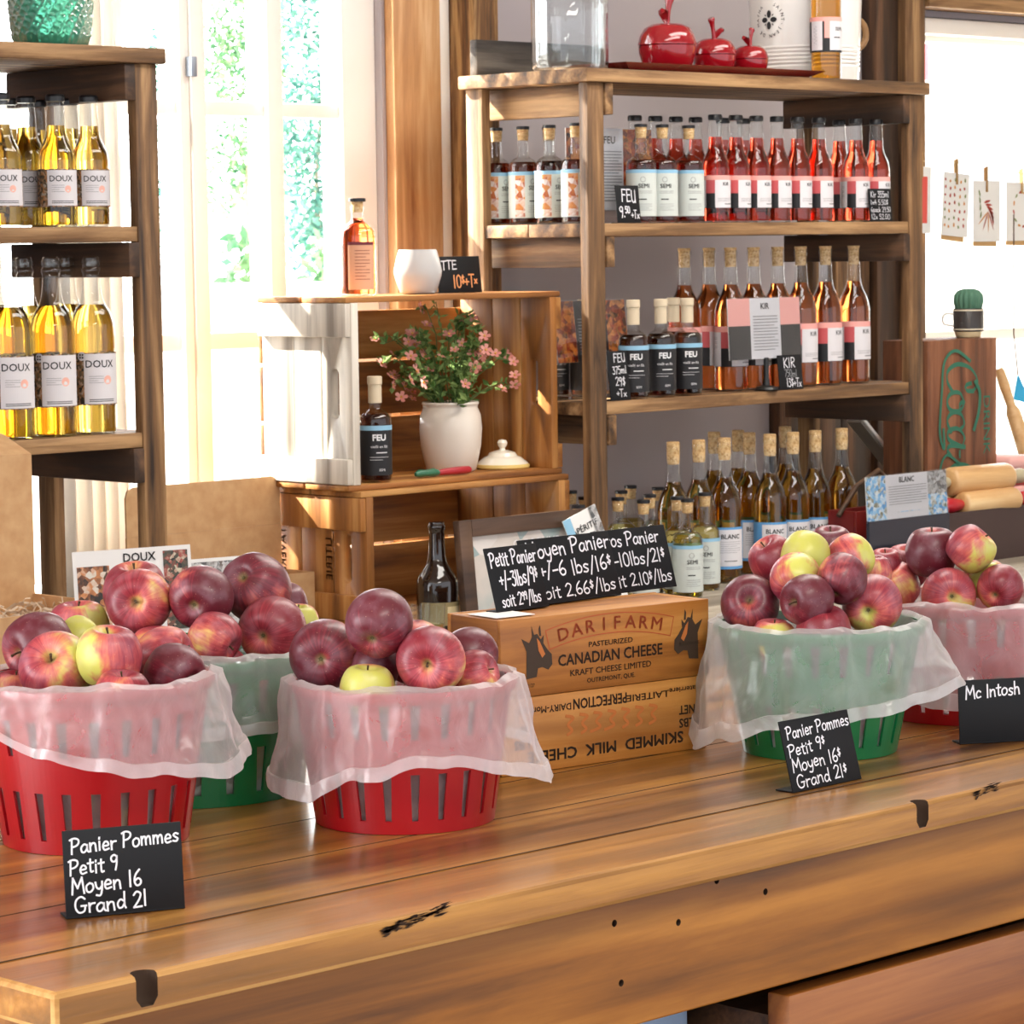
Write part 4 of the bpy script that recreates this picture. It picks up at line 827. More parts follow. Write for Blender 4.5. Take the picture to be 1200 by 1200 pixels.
# teal embossed vase on the other shelf
p = onY(60, 36, 4.34); t_ = thing('embossed_vase', 'teal green embossed glass vase on top of the cider shelf', 'vase', (p.x, p.y, 1.8504))
def emb(q, a):
    r = math.hypot(q[0], q[1]); 
    if r < .05: return q
    u = a*r/.019; v = q[2]/.0095; row_ = math.floor(v); uu = (u+.5*(row_ % 2)) % 1-.5; vv = v-row_; dd = math.hypot(uu, vv*.5); k = 1+.028*math.cos(dd*2*math.pi*2.6)
    return (q[0]*k, q[1]*k, q[2])
vp_ = [(.001, .0), (.052, .0), (.060, .005), (.067, .02)]+[(.067+.006*math.sin(min(1, i/34)*1.57), .02+.0026*i) for i in range(1, 60)]+[(.06, .19), (.055, .21), (.057, .215)]
MB().lathe(vp_, 150, cap0=False, cap1=False, fn=emb).build('vase_body', NT('teal_glass').P(col=rgb('#4fae8d'), rough=.08, trans=.55, ior=1.45).m, t_, 70)
# ------------------------------------------------------------------ right side: soda crate, cactus mug, rolling pins, boxes, cards
ca0, ca1 = onY(1087, 400, 4.32), onY(1168, 398, 4.32)
kc = thing('soda_crate', 'worn wooden soda crate with green script standing on end beside the shelf', 'crate', (ca0.x, 4.32, ZT+.0005)); KW, KH, KD = ca1.x-ca0.x, ca0.z-ZT, .13
RUST = {a: wood('rusty_crate_board_'+a, '#3e2416', '#7a4a2e', '#9c6848', a, .65, 1.2, .5) for a in 'xyz'}
m = MB(); m.box(0, KW, 0, .012, .0, KH, bev=.002); m.build('front_board', RUST['z'], kc)
m = MB(); m.box(0, .012, .012, KD, 0, KH, bev=.002); m.build('side_board', RUST['z'], kc); MB().box(KW-.012, KW, .012, KD, 0, KH, bev=.002).build('side_board', RUST['z'], kc)
MB().box(.012, KW-.012, .012, KD, KH-.014, KH, bev=.001).build('end_board', RUST['x'], kc); MB().box(.012, KW-.012, .012, KD, 0, .014, bev=.001).build('end_board', RUST['x'], kc); MB().box(.0125, KW-.0125, KD-.01, KD-.001, .015, KH-.015).build('back_board', RUST['z'], kc)
SCR = {'C': [[(.62, .86), (.5, 1.0), (.34, .98), (.14, .75), (.06, .35), (.18, .04), (.4, .02), (.62, .2)], [(.62, .86), (.6, .66), (.5, .62), (.46, .78)]],
 'o': [[(.24, .56), (.07, .42), (.06, .14), (.22, 0), (.40, .12), (.42, .42), (.26, .57), (.3, .42), (.5, .44)]],
 'c': [[(.4, .42), (.3, .56), (.1, .46), (.05, .18), (.2, 0), (.44, .12)]],
 'a': [[(.4, .5), (.22, .56), (.05, .34), (.09, .04), (.26, .06), (.42, .46)], [(.43, .56), (.38, .12), (.46, 0), (.58, .1)]]}
gm = MB(); cx = 0; hC = .115
def scr(ch, x, h):
    for p_ in SCR[ch]:
        q = [(x+u*h, v*h) for u, v in smooth_line(p_, 6)]; n = len(q)
        wds = [h*.035+h*.06*abs(math.sin(1.2*math.atan2(q[min(i+1, n-1)][1]-q[max(i-1, 0)][1], q[min(i+1, n-1)][0]-q[max(i-1, 0)][0]))) for i in range(n)]
        yield ribbon(q, wds)
_k = [0]
def TX(x, y): _k[0] += 1; return (KW*.27+y, -.0006-.000004*_k[0], KH-.05-x)
for chx, x in (('C', 0), ('o', .066), ('c', .112), ('a', .150), ('C', .232), ('o', .298)):
    for pv in scr(chx, x, hC): gm.glyphs(pv, TX)
gm.glyphs(ribbon(smooth_line([(.0, .085), (-.025, .03), (.0, -.012), (.07, -.022), (.16, -.03), (.2, -.014), (.155, -.016)], 6), .008), TX)
gm.glyphs(ribbon(smooth_line([(.05, .105), (.075, .122), (.12, .118), (.16, .10)], 6), .010), TX); gm.glyphs(ribbon([(.208, .045), (.222, .045)], .006), TX)
gm.glyphs(ribbon(smooth_line([(.235, .04), (.215, -.005), (.25, -.03), (.33, -.03), (.37, -.015)], 6), .007), TX)
pv = printed('DRINK', .026); gm.glyphs(([(x*1.25, y) for x, y in pv[0]], pv[1]), lambda x, y: (KW*.80+y, -.0007, KH*.58-x))
gm.build('stencil_lettering', plain('faded_green_paint', '#2f6f57', .75), kc, None)
# cactus in a mug
p = onY(1135, 398, 4.385); mg = thing('cactus_mug', 'small round cactus in a dark banded enamel mug on the soda crate', 'cactus', (p.x, p.y, ZT+KH+.001))
MB().lathe([(.001, 0), (.028, 0), (.030, .003), (.033, .014)], 32, cap0=False, cap1=False).build('foot', plain('cream_enamel', '#e0cfa6', .3), mg, 60)
MB().lathe([(.033, .014), (.036, .016), (.036, .066), (.0345, .068), (.033, .062), (.001, .061)], 32, cap0=False, cap1=False).build('cup', plain('charcoal_band', '#3a3533', .4), mg, 40)
for a in (.018, .0625): MB().lathe([(.0362, a), (.0366, a+.0015), (.0362, a+.003)], 32, cap0=False, cap1=False).build('trim_line', plain('cream_line', '#e8dcc0', .4), mg)
MB().tube(smooth_line3([(-.025, .025, .056), (-.038, .038, .056), (-.043, .043, .045), (-.040, .040, .032), (-.025, .025, .028)]), .0032, 8).build('handle', WHITE, mg, 60)
MB().lathe([(.024, .058), (.030, .068), (.0335, .085), (.032, .100), (.024, .110), (.012, .1145), (.001, .1135)], 96, cap0=False, cap1=False, fn=lambda q, a: (q[0]*(1+.07*math.cos(16*a)), q[1]*(1+.07*math.cos(16*a)), q[2])).build('cactus_body', plain('grey_green_cactus', '#4f7a63', .7), mg, 70)
# dark brown box with rolling pins
ba = onz(1108, 648, ZT); bx0 = onY(1092, 640, 4.09).x
bb = thing('brown_box', 'dark brown lidless box under the two rolling pins', 'box', (bx0, 4.09, ZT+.0005)); BH = onY(1150, 598, 4.09).z-ZT
m = MB(); m.box(0, .62, 0, .006, 0, BH); m.box(0, .006, .006, .11, 0, BH); m.box(.614, .62, .006, .11, 0, BH); m.box(.006, .614, .104, .11, 0, BH); m.box(.006, .614, .006, .104, 0, .006); m.box(.006, .614, .006, .104, BH-.012, BH-.006)
m.build('box_body', plain('brown_leatherette', '#43302c', .6), bb)
MAPLE = wood('pale_turned_wood', '#b98a56', '#d3a974', '#e6c795', 'x', .4, .8, .1)
def rolling_pin(label, px, py, yy, r, L, hm, rz, knob=None):
    c = onY(px, py, yy); t_ = thing('rolling_pin', label, 'rolling pin', c, rz); X = Matrix.Rotation(math.pi/2, 4, 'Y')
    MB().lathe([(.004, -L/2-.001), (r-.008, -L/2), (r-.002, -L/2+.004), (r, -L/2+.012), (r, L/2-.012), (r-.002, L/2-.004), (r-.008, L/2), (.004, L/2+.001)], 32, M=X).build('roller', MAPLE, t_, 50)
    for sg in (-1, 1):
        pr = [(.010, L/2-.002), (.0125, L/2+.006), (.0165, L/2+.03), (.0175, L/2+.045), (.013, L/2+.062), (.009, L/2+.07), (.001, L/2+.072)]
        MB().lathe([(a, sg*b) for a, b in pr], 20, M=X).build('handle', hm, t_, 50)
        if knob: MB().lathe([(a, sg*b) for a, b in [(.0095, L/2+.066), (.0125, L/2+.073), (.009, L/2+.082), (.001, L/2+.085)]], 16, M=X).build('knob', knob, t_, 50)
    return t_
rp_z = ZT+BH
rolling_pin('upper rolling pin with a pale wooden handle on top of the stack', 1146, 562, 4.145, .033, .205, plain('worn_grey_green_handle', '#b3a98c', .5), -.06, plain('red_knob', '#b3463c', .4))
rolling_pin('lower rolling pin with red handles resting on the brown box', 1158, 588, 4.115, .028, .19, plain('red_handle', '#b31c28', .3), -.04)
t_ = rolling_pin('lower plain rolling pin behind the red-handled one', 1133, 584, 4.172, .026, .20, MAPLE, -.05)
# red wooden basket behind the Blanc stand
a = onY(1010, 645, 4.13)
rb_ = thing('red_basket', 'dark red wooden basket with a slanted handle under the shelf end', 'basket', (onY(1004, 640, 4.14).x, 4.14, ZT+.0005))
m = MB(); m.box(0, .14, 0, .008, 0, .135, bev=.002); m.box(0, .14, .072, .08, 0, .135, bev=.002); m.box(0, .008, .008, .072, 0, .135); m.box(.132, .14, .008, .072, 0, .135); m.box(.008, .132, .008, .072, 0, .008); m.build('basket_body', plain('dark_red_paint', '#6e1410', .5), rb_)
m = MB(); m.tube([(-.012, .04, .125), (.05, .04, .185), (.125, .04, .215), (.148, .04, .20), (.145, .04, .12)], .006, 8); m.build('handle', SD['x'], rb_, 50)
p0, p1 = onY(1017, 614, 4.075), onY(1111, 612, 4.075)
stand('clear stand with a blue and white printed card under the shelf end', ((p0.x+p1.x)/2, 4.075, ZT+.0004), 0, p1.x-p0.x, .098, p0.z-ZT, [('r', 0, .24, 0, 1, 6), ('r', .24, .76, 0, 1, 5), ('r', .76, 1, 0, .5, 6), ('r', .76, 1, .5, 1, 8), ('t', 'BLANC', .5, .82, .12, 3), ('l', .27, .74, .3, .74, 8, 4), ('l', .36, .64, .12, .18, 1, 6)], False, .06, plain('clear_base', '#30303a', .2))
p = onY(1052, 645, 4.05); chalk_tag('small chalk tag at the foot of the blue and white printed card', (p.x, p.y, ZT+.0004), .075, .065, .1, 0, [('blanc', .15, .62, .26, -.7, CHALK, 0)], seed=6)
# white framed board leaning under the shelf
WY = 4.475; a, b_ = onY(1012, 482, WY), onY(1052, 532, WY); d_ = (b_-a); ang = math.atan2(d_.x, -d_.z); Lb = (a.z-ZT-.013)/math.cos(ang)
wbd = thing('white_board', 'white edged board leaning under the lower shelf beside the right post', 'board', (a.x+math.sin(ang)*Lb, WY, ZT+.0015)); T = Matrix.Rotation(-ang, 4, 'Y')
MB().box(-.008, .0, 0, .05, 0, Lb, M=T, bev=.001).build('board_body', WHITE, wbd); MB().box(-.014, -.009, .004, .046, .01, Lb-.006, M=T).build('backing', plain('grey_backing', '#8d8880', .6), wbd)
# string of cards in the right-hand window
sy = YW-.16; s0, s1 = onY(1057, 188, sy), onY(1240, 214, sy)
t_ = thing('hanging_string', 'thin string across the right-hand window carrying pegged cards', 'string', s0)
MB().tube([(0, 0, 0), ((s1.x-s0.x)*.5, 0, -.004), (s1.x-s0.x, 0, s1.z-s0.z)], .0012, 6).build('cord', plain('twine', '#c9b48a', .8), t_)
LEAFR = plain('rust_print', '#a8473a', .8); OLIV = plain('olive_print', '#7d8a5a', .8); OCH = plain('ochre_print', '#c98a45', .8); ROSE = plain('rose_print', '#d9564c', .8); KRAFT = plain('kraft_paper', '#b9935f', .8); PAPERC = NT('card_paper').P(col=rgb('#dfe0de'), rough=.8).m
def hang_card(label, px, ptop, pw, ph, roll, kind, kraft=True):
    c = onY(px, ptop, sy); q = onY(px+pw, ptop, sy); w = q.x-c.x; h = ph/446.0
    t_ = thing('pegged_card', label, 'card', c, roll*.4, 'illustrated cards pegged in the window'); T = Matrix.Rotation(roll, 4, 'Y'); rg = random.Random(px)
    m = MB(); m.box(-w/2, w/2, -.001, .0, -h, 0, 0, M=T)
    def leafp(x, z, a, l, wd, mi):
        pts = [(0, 0), (l*.3, wd), (l*.7, wd*.8), (l, 0), (l*.7, -wd*.8), (l*.3, -wd)]
        m.raw([T @ Vector((x+u*math.cos(a)-v*math.sin(a), -.0016-.0001*mi, z+u*math.sin(a)+v*math.cos(a))) for u, v in pts], [tuple(range(6))], mi)
    if kind == 'dots':
        for i in range(5):
            for j in range(7): leafp((i-2)*w*.19-w*.05, -h*(.14+.12*j)-h*.02*(i % 2), rg.uniform(-.6, .6)+1.57, h*rg.uniform(.045, .08), h*.024, rg.choice([1, 1, 3, 2]))
    elif kind == 'sprig':
        for i in range(7): leafp(w*(-.12+.05*i), -h*(.36+.03*i), -.4-.25*i+.6, h*.2, h*.022, 1)
        for i in range(4): leafp(-w*.25, -h*(.62-.12*i), 1.3+.2*i, h*.13, h*.02, 2)
        for i in range(4): leafp(w*.05, -h*.5, -1.57+.45*(i-2), h*.36, h*.014, 1 if i % 2 else 3)
    elif kind == 'wreath':
        for i in range(12): a = i*.5236; leafp(w*.28*math.cos(a), -h*.46+w*.34*math.sin(a), a+1.9, h*.10, h*.022, 1 + i % 3)
    else:
        m.raw([T @ Vector((x*w, -.0016, z*h)) for x, z in ((-.5, -.85), (.30, -.85), (.30, -.15), (-.5, -.15))], [(0, 1, 2, 3)], 4)
    m.build('printed_card', [PAPERC, LEAFR, OLIV, OCH, ROSE], t_, None)
    if kraft: MB().box(-w/2+.006, w/2-.008, .002, .003, -h-.012, -.02, M=Matrix.Rotation(roll+.02, 4, 'Y')).build('kraft_envelope', KRAFT, t_)
    k = MB(); k.box(-.004, .0005, -.005, -.001, -.028, .036); k.box(-.002, .003, .003, .007, -.028, .034); k.build('clothes_peg', wood('peg_wood', '#7a5a34', '#a8834f', '#c9a672', 'z'), t_); return t_
hang_card('pegged card with a red panel half hidden by the shelf post', 1080, 195, 22, 73, .02, 'panel', False)
hang_card('pegged card dotted with small red and ochre leaves', 1121, 203, 31, 70, .07, 'dots')
hang_card('pegged card with a red leaf sprig', 1156, 212, 31, 68, .0, 'sprig')
hang_card('pegged card with a little wreath at the picture edge', 1197, 214, 36, 66, -.0, 'wreath')
# standing pin, white holder and blue pennant near the right-hand window
a = onY(1182, 432, 4.55); bz = onY(1205, 580, 4.55); t_ = thing('wooden_dowel', 'slim turned wooden pin leaning beside the soda crate', 'pin', (bz.x+.02, 4.50, ZT+.0005))
tp_ = Vector((a.x-bz.x-.02, .08, a.z-ZT)); MB().tube([tp_*t for t in (0, .5, .72, .76, .80, .84, .88, .98, 1)], [.021, .021, .019, .012, .012, .0125, .014, .012, .008], 16).build('pin_body', MAPLE, t_, 50)
a = onY(1188, 392, 4.60); b_ = onY(1193, 440, 4.60); t_ = thing('blue_pennant', 'bright blue triangular pennant on a thin cord by the right-hand window', 'pennant', a)
MB().tube([(0, 0, .30), (0, 0, 0), (b_.x-a.x, 0, b_.z-a.z)], .0018, 6).build('cord', plain('brown_cord', '#5a4030', .8), t_)
MB().prism([(b_.x-a.x, b_.z-a.z), (b_.x-a.x+.055, b_.z-a.z-.075), (b_.x-a.x-.018, b_.z-a.z-.06)], -.002, .002).build('flag', plain('cyan_cloth', '#1f9fd6', .7), t_)
a = onY(1197, 548, 4.25); t_ = thing('pink_cloth', 'red and pink folded cloth at the picture edge behind the rolling pins', 'cloth', (a.x+.03, 4.34, ZT+.0005))
m = MB(); [m.box(-.05+.004*k, .10-.003*k, -.06, .06, .034*k, .034*k+.033, k % 2, bev=.012) for k in range(6)]; m.build('folded_layers', [plain('coral_cloth', '#d9564e', .8), plain('pale_pink_cloth', '#e8b0a8', .8)], t_, 60)
# ------------------------------------------------------------------ cardboard boxes, curtain and cards by the cider shelf
def carton(label, x0, x1, y0, y1, h, flap_h, lean, flap_side=None, front_h=None):
    t_ = thing('cardboard_box', label, 'box', (x0, y0, ZT+.0005)); L, Dp = x1-x0, y1-y0; fh = front_h or h
    m = MB(); th = .005; m.box(0, L, 0, th, 0, fh); m.box(0, L, Dp-th, Dp, 0, h); m.box(0, th, th, Dp-th, 0, fh); m.box(L-th, L, th, Dp-th, 0, fh); m.box(th, L-th, th, Dp-th, 0, th); m.build('carton_body', CARD, t_)
    T = Matrix.Translation((0, Dp-th, h+.0005)) @ Matrix.Rotation(lean, 4, 'X'); r_ = .02
    m = MB(); m.prism([(0, 0), (L, 0), (L, flap_h-r_), (L-r_*.3, flap_h-r_*.3), (L-r_, flap_h), (r_, flap_h), (r_*.3, flap_h-r_*.3), (0, flap_h-r_)], 0, .004, M=T); m.build('flap', CARD, t_)
    if flap_side:
        T = Matrix.Translation((L, Dp-th, fh)) @ Matrix.Rotation(flap_side, 4, 'Y'); m = MB(); m.box(0, .004, -(Dp-2*th), 0, 0, .12, M=T); m.build('flap', CARD, t_)
    return t_
yb = 4.50; xa, xb = onY(146, 600, yb).x, onY(327, 600, yb).x; zf = onY(240, 565, yb).z; zm = onY(240, 622, yb).z
carton('open cardboard box with its flap raised below the bright window', xa, xb, 4.40, yb, zm-ZT, zf-zm, -.02, None, .10)
yb = 4.12; xb = onY(30, 620, yb).x; zf = onY(20, 532, yb).z
cb = carton('tall-backed cardboard box filled with shredded paper at the picture edge', xb-.34, xb+.012, 3.87, yb, zf-ZT-.002, .10, -1.2, None, onz(50, 712, 0).z if False else .155)
m = MB(); rng = random.Random(5)
for k in range(380):
    p = Vector((rng.uniform(.02, .33), rng.uniform(.02, .22), .115+rng.uniform(0, .035))); d = Vector((rng.gauss(0, 1), rng.gauss(0, 1), rng.gauss(0, .35))).normalized()*.016; n_ = Vector((rng.gauss(0, 1), rng.gauss(0, 1), rng.gauss(0, 1))).normalized()*.0022; u = Vector((0, 0, .006))
    m.raw([p-d-n_, p-d+n_, p+u+n_, p+u-n_, p+d+n_, p+d-n_], [(0, 1, 2, 3), (3, 2, 4, 5)])
sh = m.build('shredded_paper', plain('shred', '#c9b39a', .8), cb, None); sh['kind'] = 'stuff'; MB().box(.006, .345, .006, .24, .08, .115).build('packing_bed', CARD, cb)
ycur = YW-.09; c0, c1 = onY(62, 600, ycur).x, onY(150, 600, ycur).x; m = MB(); n = 60; V = []
for i in range(n+1):
    u = i/n; x = c0+(c1-c0)*u; 
    for j in range(9):
        v = j/8; zz = ZT+.02+v*1.75; V.append((x+.006*math.sin(v*5+u*3), ycur+.022*math.sin(u*31+.8*math.sin(v*4))+.012*math.sin(u*67+v*2), zz))
m.raw(V, [(9*i+j, 9*(i+1)+j, 9*(i+1)+j+1, 9*i+j+1) for i in range(n) for j in range(8)])
s = NT('white_curtain'); s.t.nodes.remove(s.b); ms = s.n('MixShader', {0: .35, 1: s.n('BsdfDiffuse', {0: rgb('#ece7e0')}).outputs[0], 2: s.n('BsdfTranslucent', {0: rgb('#ece7e0')}).outputs[0]}); s.t.links.new(ms.outputs[0], s.out.inputs[0])
cu = m.build('curtain', s.m, None, 60); tag(cu, 'white cotton curtain hanging behind the cider shelf beside the window', 'curtain')
md = cu.modifiers.new('t', 'SOLIDIFY'); md.thickness = .002
a, b_ = onY(103, 690, 3.845), onY(222, 690, 3.845); W_ = b_.x-a.x
p = onY(163, 690, 3.845); printed_card('cider_card', 'white card with autumn pictures behind the apples below the cider shelf', (p.x, 3.845, ZT+.001), -.22, .10, W_*1.02, onY(160, 641, 3.845).z-ZT-.004, [('r', .03, .3, .45, .90, 1), ('r', .76, .97, .45, .97, 2), ('t', 'DOUX', .56, .915, .055, 3), ('l', .36, .72, .6, .78, 4, 4)], CM)
p = onY(250, 700, 3.97); printed_card('orchard_card', 'small grey orchard photo behind the topmost dark apple', (p.x, 3.97, ZT+.001), -.2, .10, .13, onY(250, 651, 3.97).z-ZT-.006, [('r', .03, .97, .45, .97, 8)], CM)
# ------------------------------------------------------------------ cheese boxes and price boards on the counter
HONEY = {a: wood('honey_box_pine_'+a, '#7c4617', '#ac6e2c', '#c98f48', a, .5, .9, .25, knots=.6) for a in 'xyz'}
BINK = plain('worn_black_print', '#3b2a1c', .7); RINK = plain('worn_red_print', '#b1502a', .7); FADED = plain('faded_red_print', '#b86a30', .7)
q0, q1 = onz(588, 911, ZC), onz(828, 876, ZC); CY = math.atan2(q1.y-q0.y, q1.x-q0.x); CW = (Vector((q1.x, q1.y))-Vector((q0.x, q0.y))).length; CDp = .098
def cheese_box(label, off, z0, z1, w, fnprint):
    t_ = thing('cheese_box', label, 'box', (q0.x+off*math.cos(CY), q0.y+off*math.sin(CY), z0), CY, 'old wooden cheese boxes'); H = z1-z0
    MB().box(0, w, 0, .006, .0, H, bev=.001).build('front_board', HONEY['x'], t_); MB().box(0, w, CDp-.006, CDp, 0, H, bev=.001).build('rear_board', HONEY['x'], t_)
    for x in (0, w-.012): MB().box(x, x+.012, .0062, CDp-.0062, 0, H-.0005, bev=.001).build('end_board', HONEY['y'], t_)
    MB().box(.012, w-.012, .0062, CDp-.0062, H-.007, H-.0008, bev=.001).build('lid', HONEY['x'], t_); MB().box(.012, w-.012, .0062, CDp-.0062, 0, .006).build('base_board', HONEY['x'], t_)
    m = MB(); fnprint(m, w, H); m.build('printing', [BINK, RINK, FADED], t_, None)
FR = lambda x, z: (x, -.0005, z)
COW = [(0, -.25), (.02, .40), (-.18, .72), (.12, .60), (.24, .74), (.22, 1.0), (.32, .78), (.44, .80), (.58, .66), (.70, .76), (.68, .56), (.84, .40), (1.0, .28), (1.02, .04), (.86, -.08), (.62, .0), (.46, -.02), (.40, -.22)]
def up_print(m, w, H):
    xc = w*.515; R = .36; zc = H*.84-R; s_ = 'DARIFARM'; 
    for i, c in enumerate(s_):
        a = (i-3.5)*.0545; pv = printed(c, .0145, .012, sx=1.15)
        m.glyphs(pv, lambda x, y, a=a: FR(xc+(R-.0085+y)*math.sin(a)+x*math.cos(a), zc+(R-.0085+y)*math.cos(a)-x*math.sin(a)), 1)
    for rr in (R+.0095, R-.0125):
        m.glyphs(ribbon([(xc+rr*math.sin(a), zc+rr*math.cos(a)) for a in [(-.255+.51*k/20) for k in range(21)]], .0010), FR, 1)
    for sg in (-1, 1): m.glyphs(ribbon([(xc+(R-.0125)*math.sin(sg*.255), zc+(R-.0125)*math.cos(.255)), (xc+(R+.0095)*math.sin(sg*.255), zc+(R+.0095)*math.cos(.255))], .001), FR, 1)
    def T(s_, h, z, wd, mi=0, x=xc, bold=.01):
        pv = printed(s_, h, bold); k = wd/width_of(pv); m.glyphs(([(a*k, b) for a, b in pv[0]], pv[1]), lambda a, b: FR(x+a, z+b), mi)
    T('PASTEURIZED', .0058, H*.545, .064); T('CANADIAN CHEESE', .0125, H*.345, .152, bold=.018); T('KRAFT CHEESE LIMITED', .0068, H*.20, .118); T('OUTREMONT, QUE.', .005, H*.09, .07)
    for x0, sg in ((w*.115, 1), (w*.945, -1)):
        m.raw([FR(x0+sg*u*.036, H*.36+v*.047) for u, v in COW], [tuple(range(len(COW)))], 0)
        m.raw([FR(x0+sg*u*.036, H*.36+v*.047) for u, v in ((.52, .74), (.50, .92), (.56, 1.0), (.60, .74))], [(0, 1, 2, 3)], 0)
        m.raw([(p[0], -.0008, p[2]) for p in [FR(x0+sg*u*.036, H*.36+v*.047) for u, v in ((.42, .70), (.54, .60), (.74, .30), (.62, .22), (.48, .40))]], [tuple(range(5))], 2)
    T('No. 2127', .004, H*.12, .02, x=w*.12); T('REGISTRE', .004, H*.42, .03, x=w*.90)
def low_print(m, w, H):
    def T(s_, h, z, x0, x1, mi=0, bold=.012):
        pv = printed(s_, h, bold); k = (x1-x0)*w/width_of(pv); m.glyphs(([(a*k, b) for a, b in pv[0]], pv[1]), lambda a, b: FR(w*(x0+x1)/2-a, z-b), mi)
    T('SKIMMED  MILK  CHEESE', .0125, H*.27, .12, .88, bold=.02); T('LAITERIE', .0075, H*.86, .60, .80); T('PERFECTION', .0115, H*.90, .34, .60, bold=.02); T('DAIRY-Montreal', .0075, H*.86, .08, .33); T('Laterriere-', .006, H*.88, .80, .96)
    for x in (.06, .86): T('NET', .010, H*.62, x, x+.08, bold=.02); T('5 LBS', .010, H*.44, x, x+.11, bold=.02)
    rg = random.Random(2)
    for k in range(7):
        x = w*(.30+.068*k); z = H*.44
        m.glyphs(ribbon(smooth_line([(x+.004*rg.uniform(-1, 1), z), (x+.010, z+.004), (x+.004, z+.011), (x+.012, z+.018), (x+.002, z+.021)], 4), .0035), FR, 2)
zu = ZC+.0852; zt = 1.0935
cheese_box('lower wooden cheese box with upside-down black printing', 0, ZC+.0004, zu-.0006, CW, low_print)
cheese_box('upper wooden cheese box with a red arched name and cow heads', .001, zu, zt-.0004, CW+.004, up_print)
def fit(s_, th, h, w, frac):
    nat, k = 0, 1.0
    for c in s_:
        if c == '^': k *= .6
        elif c == '_': k /= .6
        else: nat += HAND[c][0]*k
    return frac*w/(nat*th*h)
def board(label, p, w, h, lean, rz, rows, seed, foot=.025):
    chalk_tag(label, p, w, h, lean, rz, [(s_, x, y, th, fit(s_, th, h, w, fw), CHALK, sl) for s_, x, y, th, fw, sl in rows], foot, 'chalkboard_sign', seed, 'chalk price boards standing on the counter')
zb = zt+.0004
board('chalk price board for the small basket, foremost of the three on the cheese boxes', (2.423, 2.432, zb), .084, .074, .28, .02, [('Petit Panier', .05, .70, .22, .90, .03), ('+/-3lbs/9^$', .16, .38, .23, .74, .03), ('soit 2^99_/lbs', .12, .08, .19, .76, .02)], 21, .018)
board('chalk price board for the medium basket, middle of the three on the cheese boxes', (2.524, 2.446, zb), .150, .077, .28, .0, [('Moyen Panier', .06, .70, .23, .92, .03), ('+/-6 lbs/16^$', .16, .39, .22, .80, .02), ('soit 2.66^$_/lbs', .10, .07, .19, .86, .02)], 22, .018)
board('chalk price board for the large basket, rearmost of the three on the cheese boxes', (2.645, 2.458, zb), .124, .076, .28, -.02, [('Gros Panier', .05, .72, .21, .84, .02), ('+/-10lbs/21^$', .06, .40, .21, .86, .02), ('soit 2.10^$_/lbs', .06, .08, .19, .90, .02)], 23, .018)
a = onz(552, 718, zt); t_ = thing('paper_slip', 'plain white paper slip lying on the cheese boxes beside the price boards', 'paper', (2.372, 2.425, zt+.0003), CY)
MB().box(-.022, .032, -.03, .022, 0, .0006).build('sheet', PAPER, t_)
def ground_board(label, bl, br, w, h, lean, rows, seed):
    a, b = onz(*bl, ZC), onz(*br, ZC); d = (b-a).normalized(); c = a+d*w/2
    board(label, (c.x, c.y, ZC+.0004), w, h, lean, math.atan2(d.y, d.x), rows, seed)
PPR = lambda s_: [('Panier Pommes', .06, .74, .17, .92, .03), ('Petit 9'+s_, .04, .49, .17, .42+.06*len(s_), .05), ('Moyen 16'+s_, .05, .28, .18, .60+.06*len(s_), .04), ('Grand 21'+s_, .07, .05, .18, .62+.06*len(s_), .03)]
ground_board('chalk price board in front of the largest foremost red basket', (78, 1078), (217, 1065), .107, .077, .12, PPR(''), 31)
ground_board('chalk price board in front of the green basket with the loose white liner', (930, 930), (1010, 913), .116, .077, .26, PPR('^$'), 32)
ground_board('chalk board naming the apple variety before the red basket at the picture edge', (1125, 873), (1215, 868), .118, .074, .08, [('Mc Intosh', .07, .70, .20, .58, .05)], 33)

# ------------------------------------------------------------------ baskets, liners, apples
REDP = plain('red_plastic', '#9c0814', .32, coat=.2); GREENP = plain('green_plastic', '#0a6c3b', .32, coat=.2)
def film(name, op):
    s = NT(name); s.t.nodes.remove(s.b); co = s.n('TexCoord').outputs['Object']
    n = s.n('TexNoise', {'Vector': co, 'Scale': 20.0, 'Detail': 4, 'Distortion': 2.0}).outputs[0]
    bp = s.n('Bump', {'Height': n, 'Strength': .35, 'Distance': .006}).outputs[0]
    d = s.n('MixShader', {0: .5, 1: s.n('BsdfDiffuse', {0: rgb('#f3f0f2'), 'Normal': bp}).outputs[0], 2: s.n('BsdfTranslucent', {0: rgb('#f3f0f2'), 'Normal': bp}).outputs[0]}).outputs[0]
    d = s.n('MixShader', {0: .10, 1: d, 2: s.n('BsdfGlossy', {'Roughness': .22, 'Normal': bp}).outputs[0]}).outputs[0]
    lw = s.n('LayerWeight', {0: .35, 'Normal': bp}).outputs[1]
    f = s.math('MINIMUM', s.math('ADD', op-.06+.0, s.math('ADD', s.math('MULTIPLY', lw, .38), s.math('MULTIPLY', n, .14))), .97)
    ms = s.n('MixShader', {0: f, 1: s.n('BsdfTransparent', {0: (1, 1, 1, 1)}).outputs[0], 2: d}); s.t.links.new(ms.outputs[0], s.out.inputs[0]); return s.m
FILM = film('thin_white_plastic_film', .30); FILM2 = film('folded_white_plastic_film', .60)
CAMAZ = math.atan2(-CF.y, -CF.x)     # direction from a basket towards the shop front
from mathutils import noise as mnoise
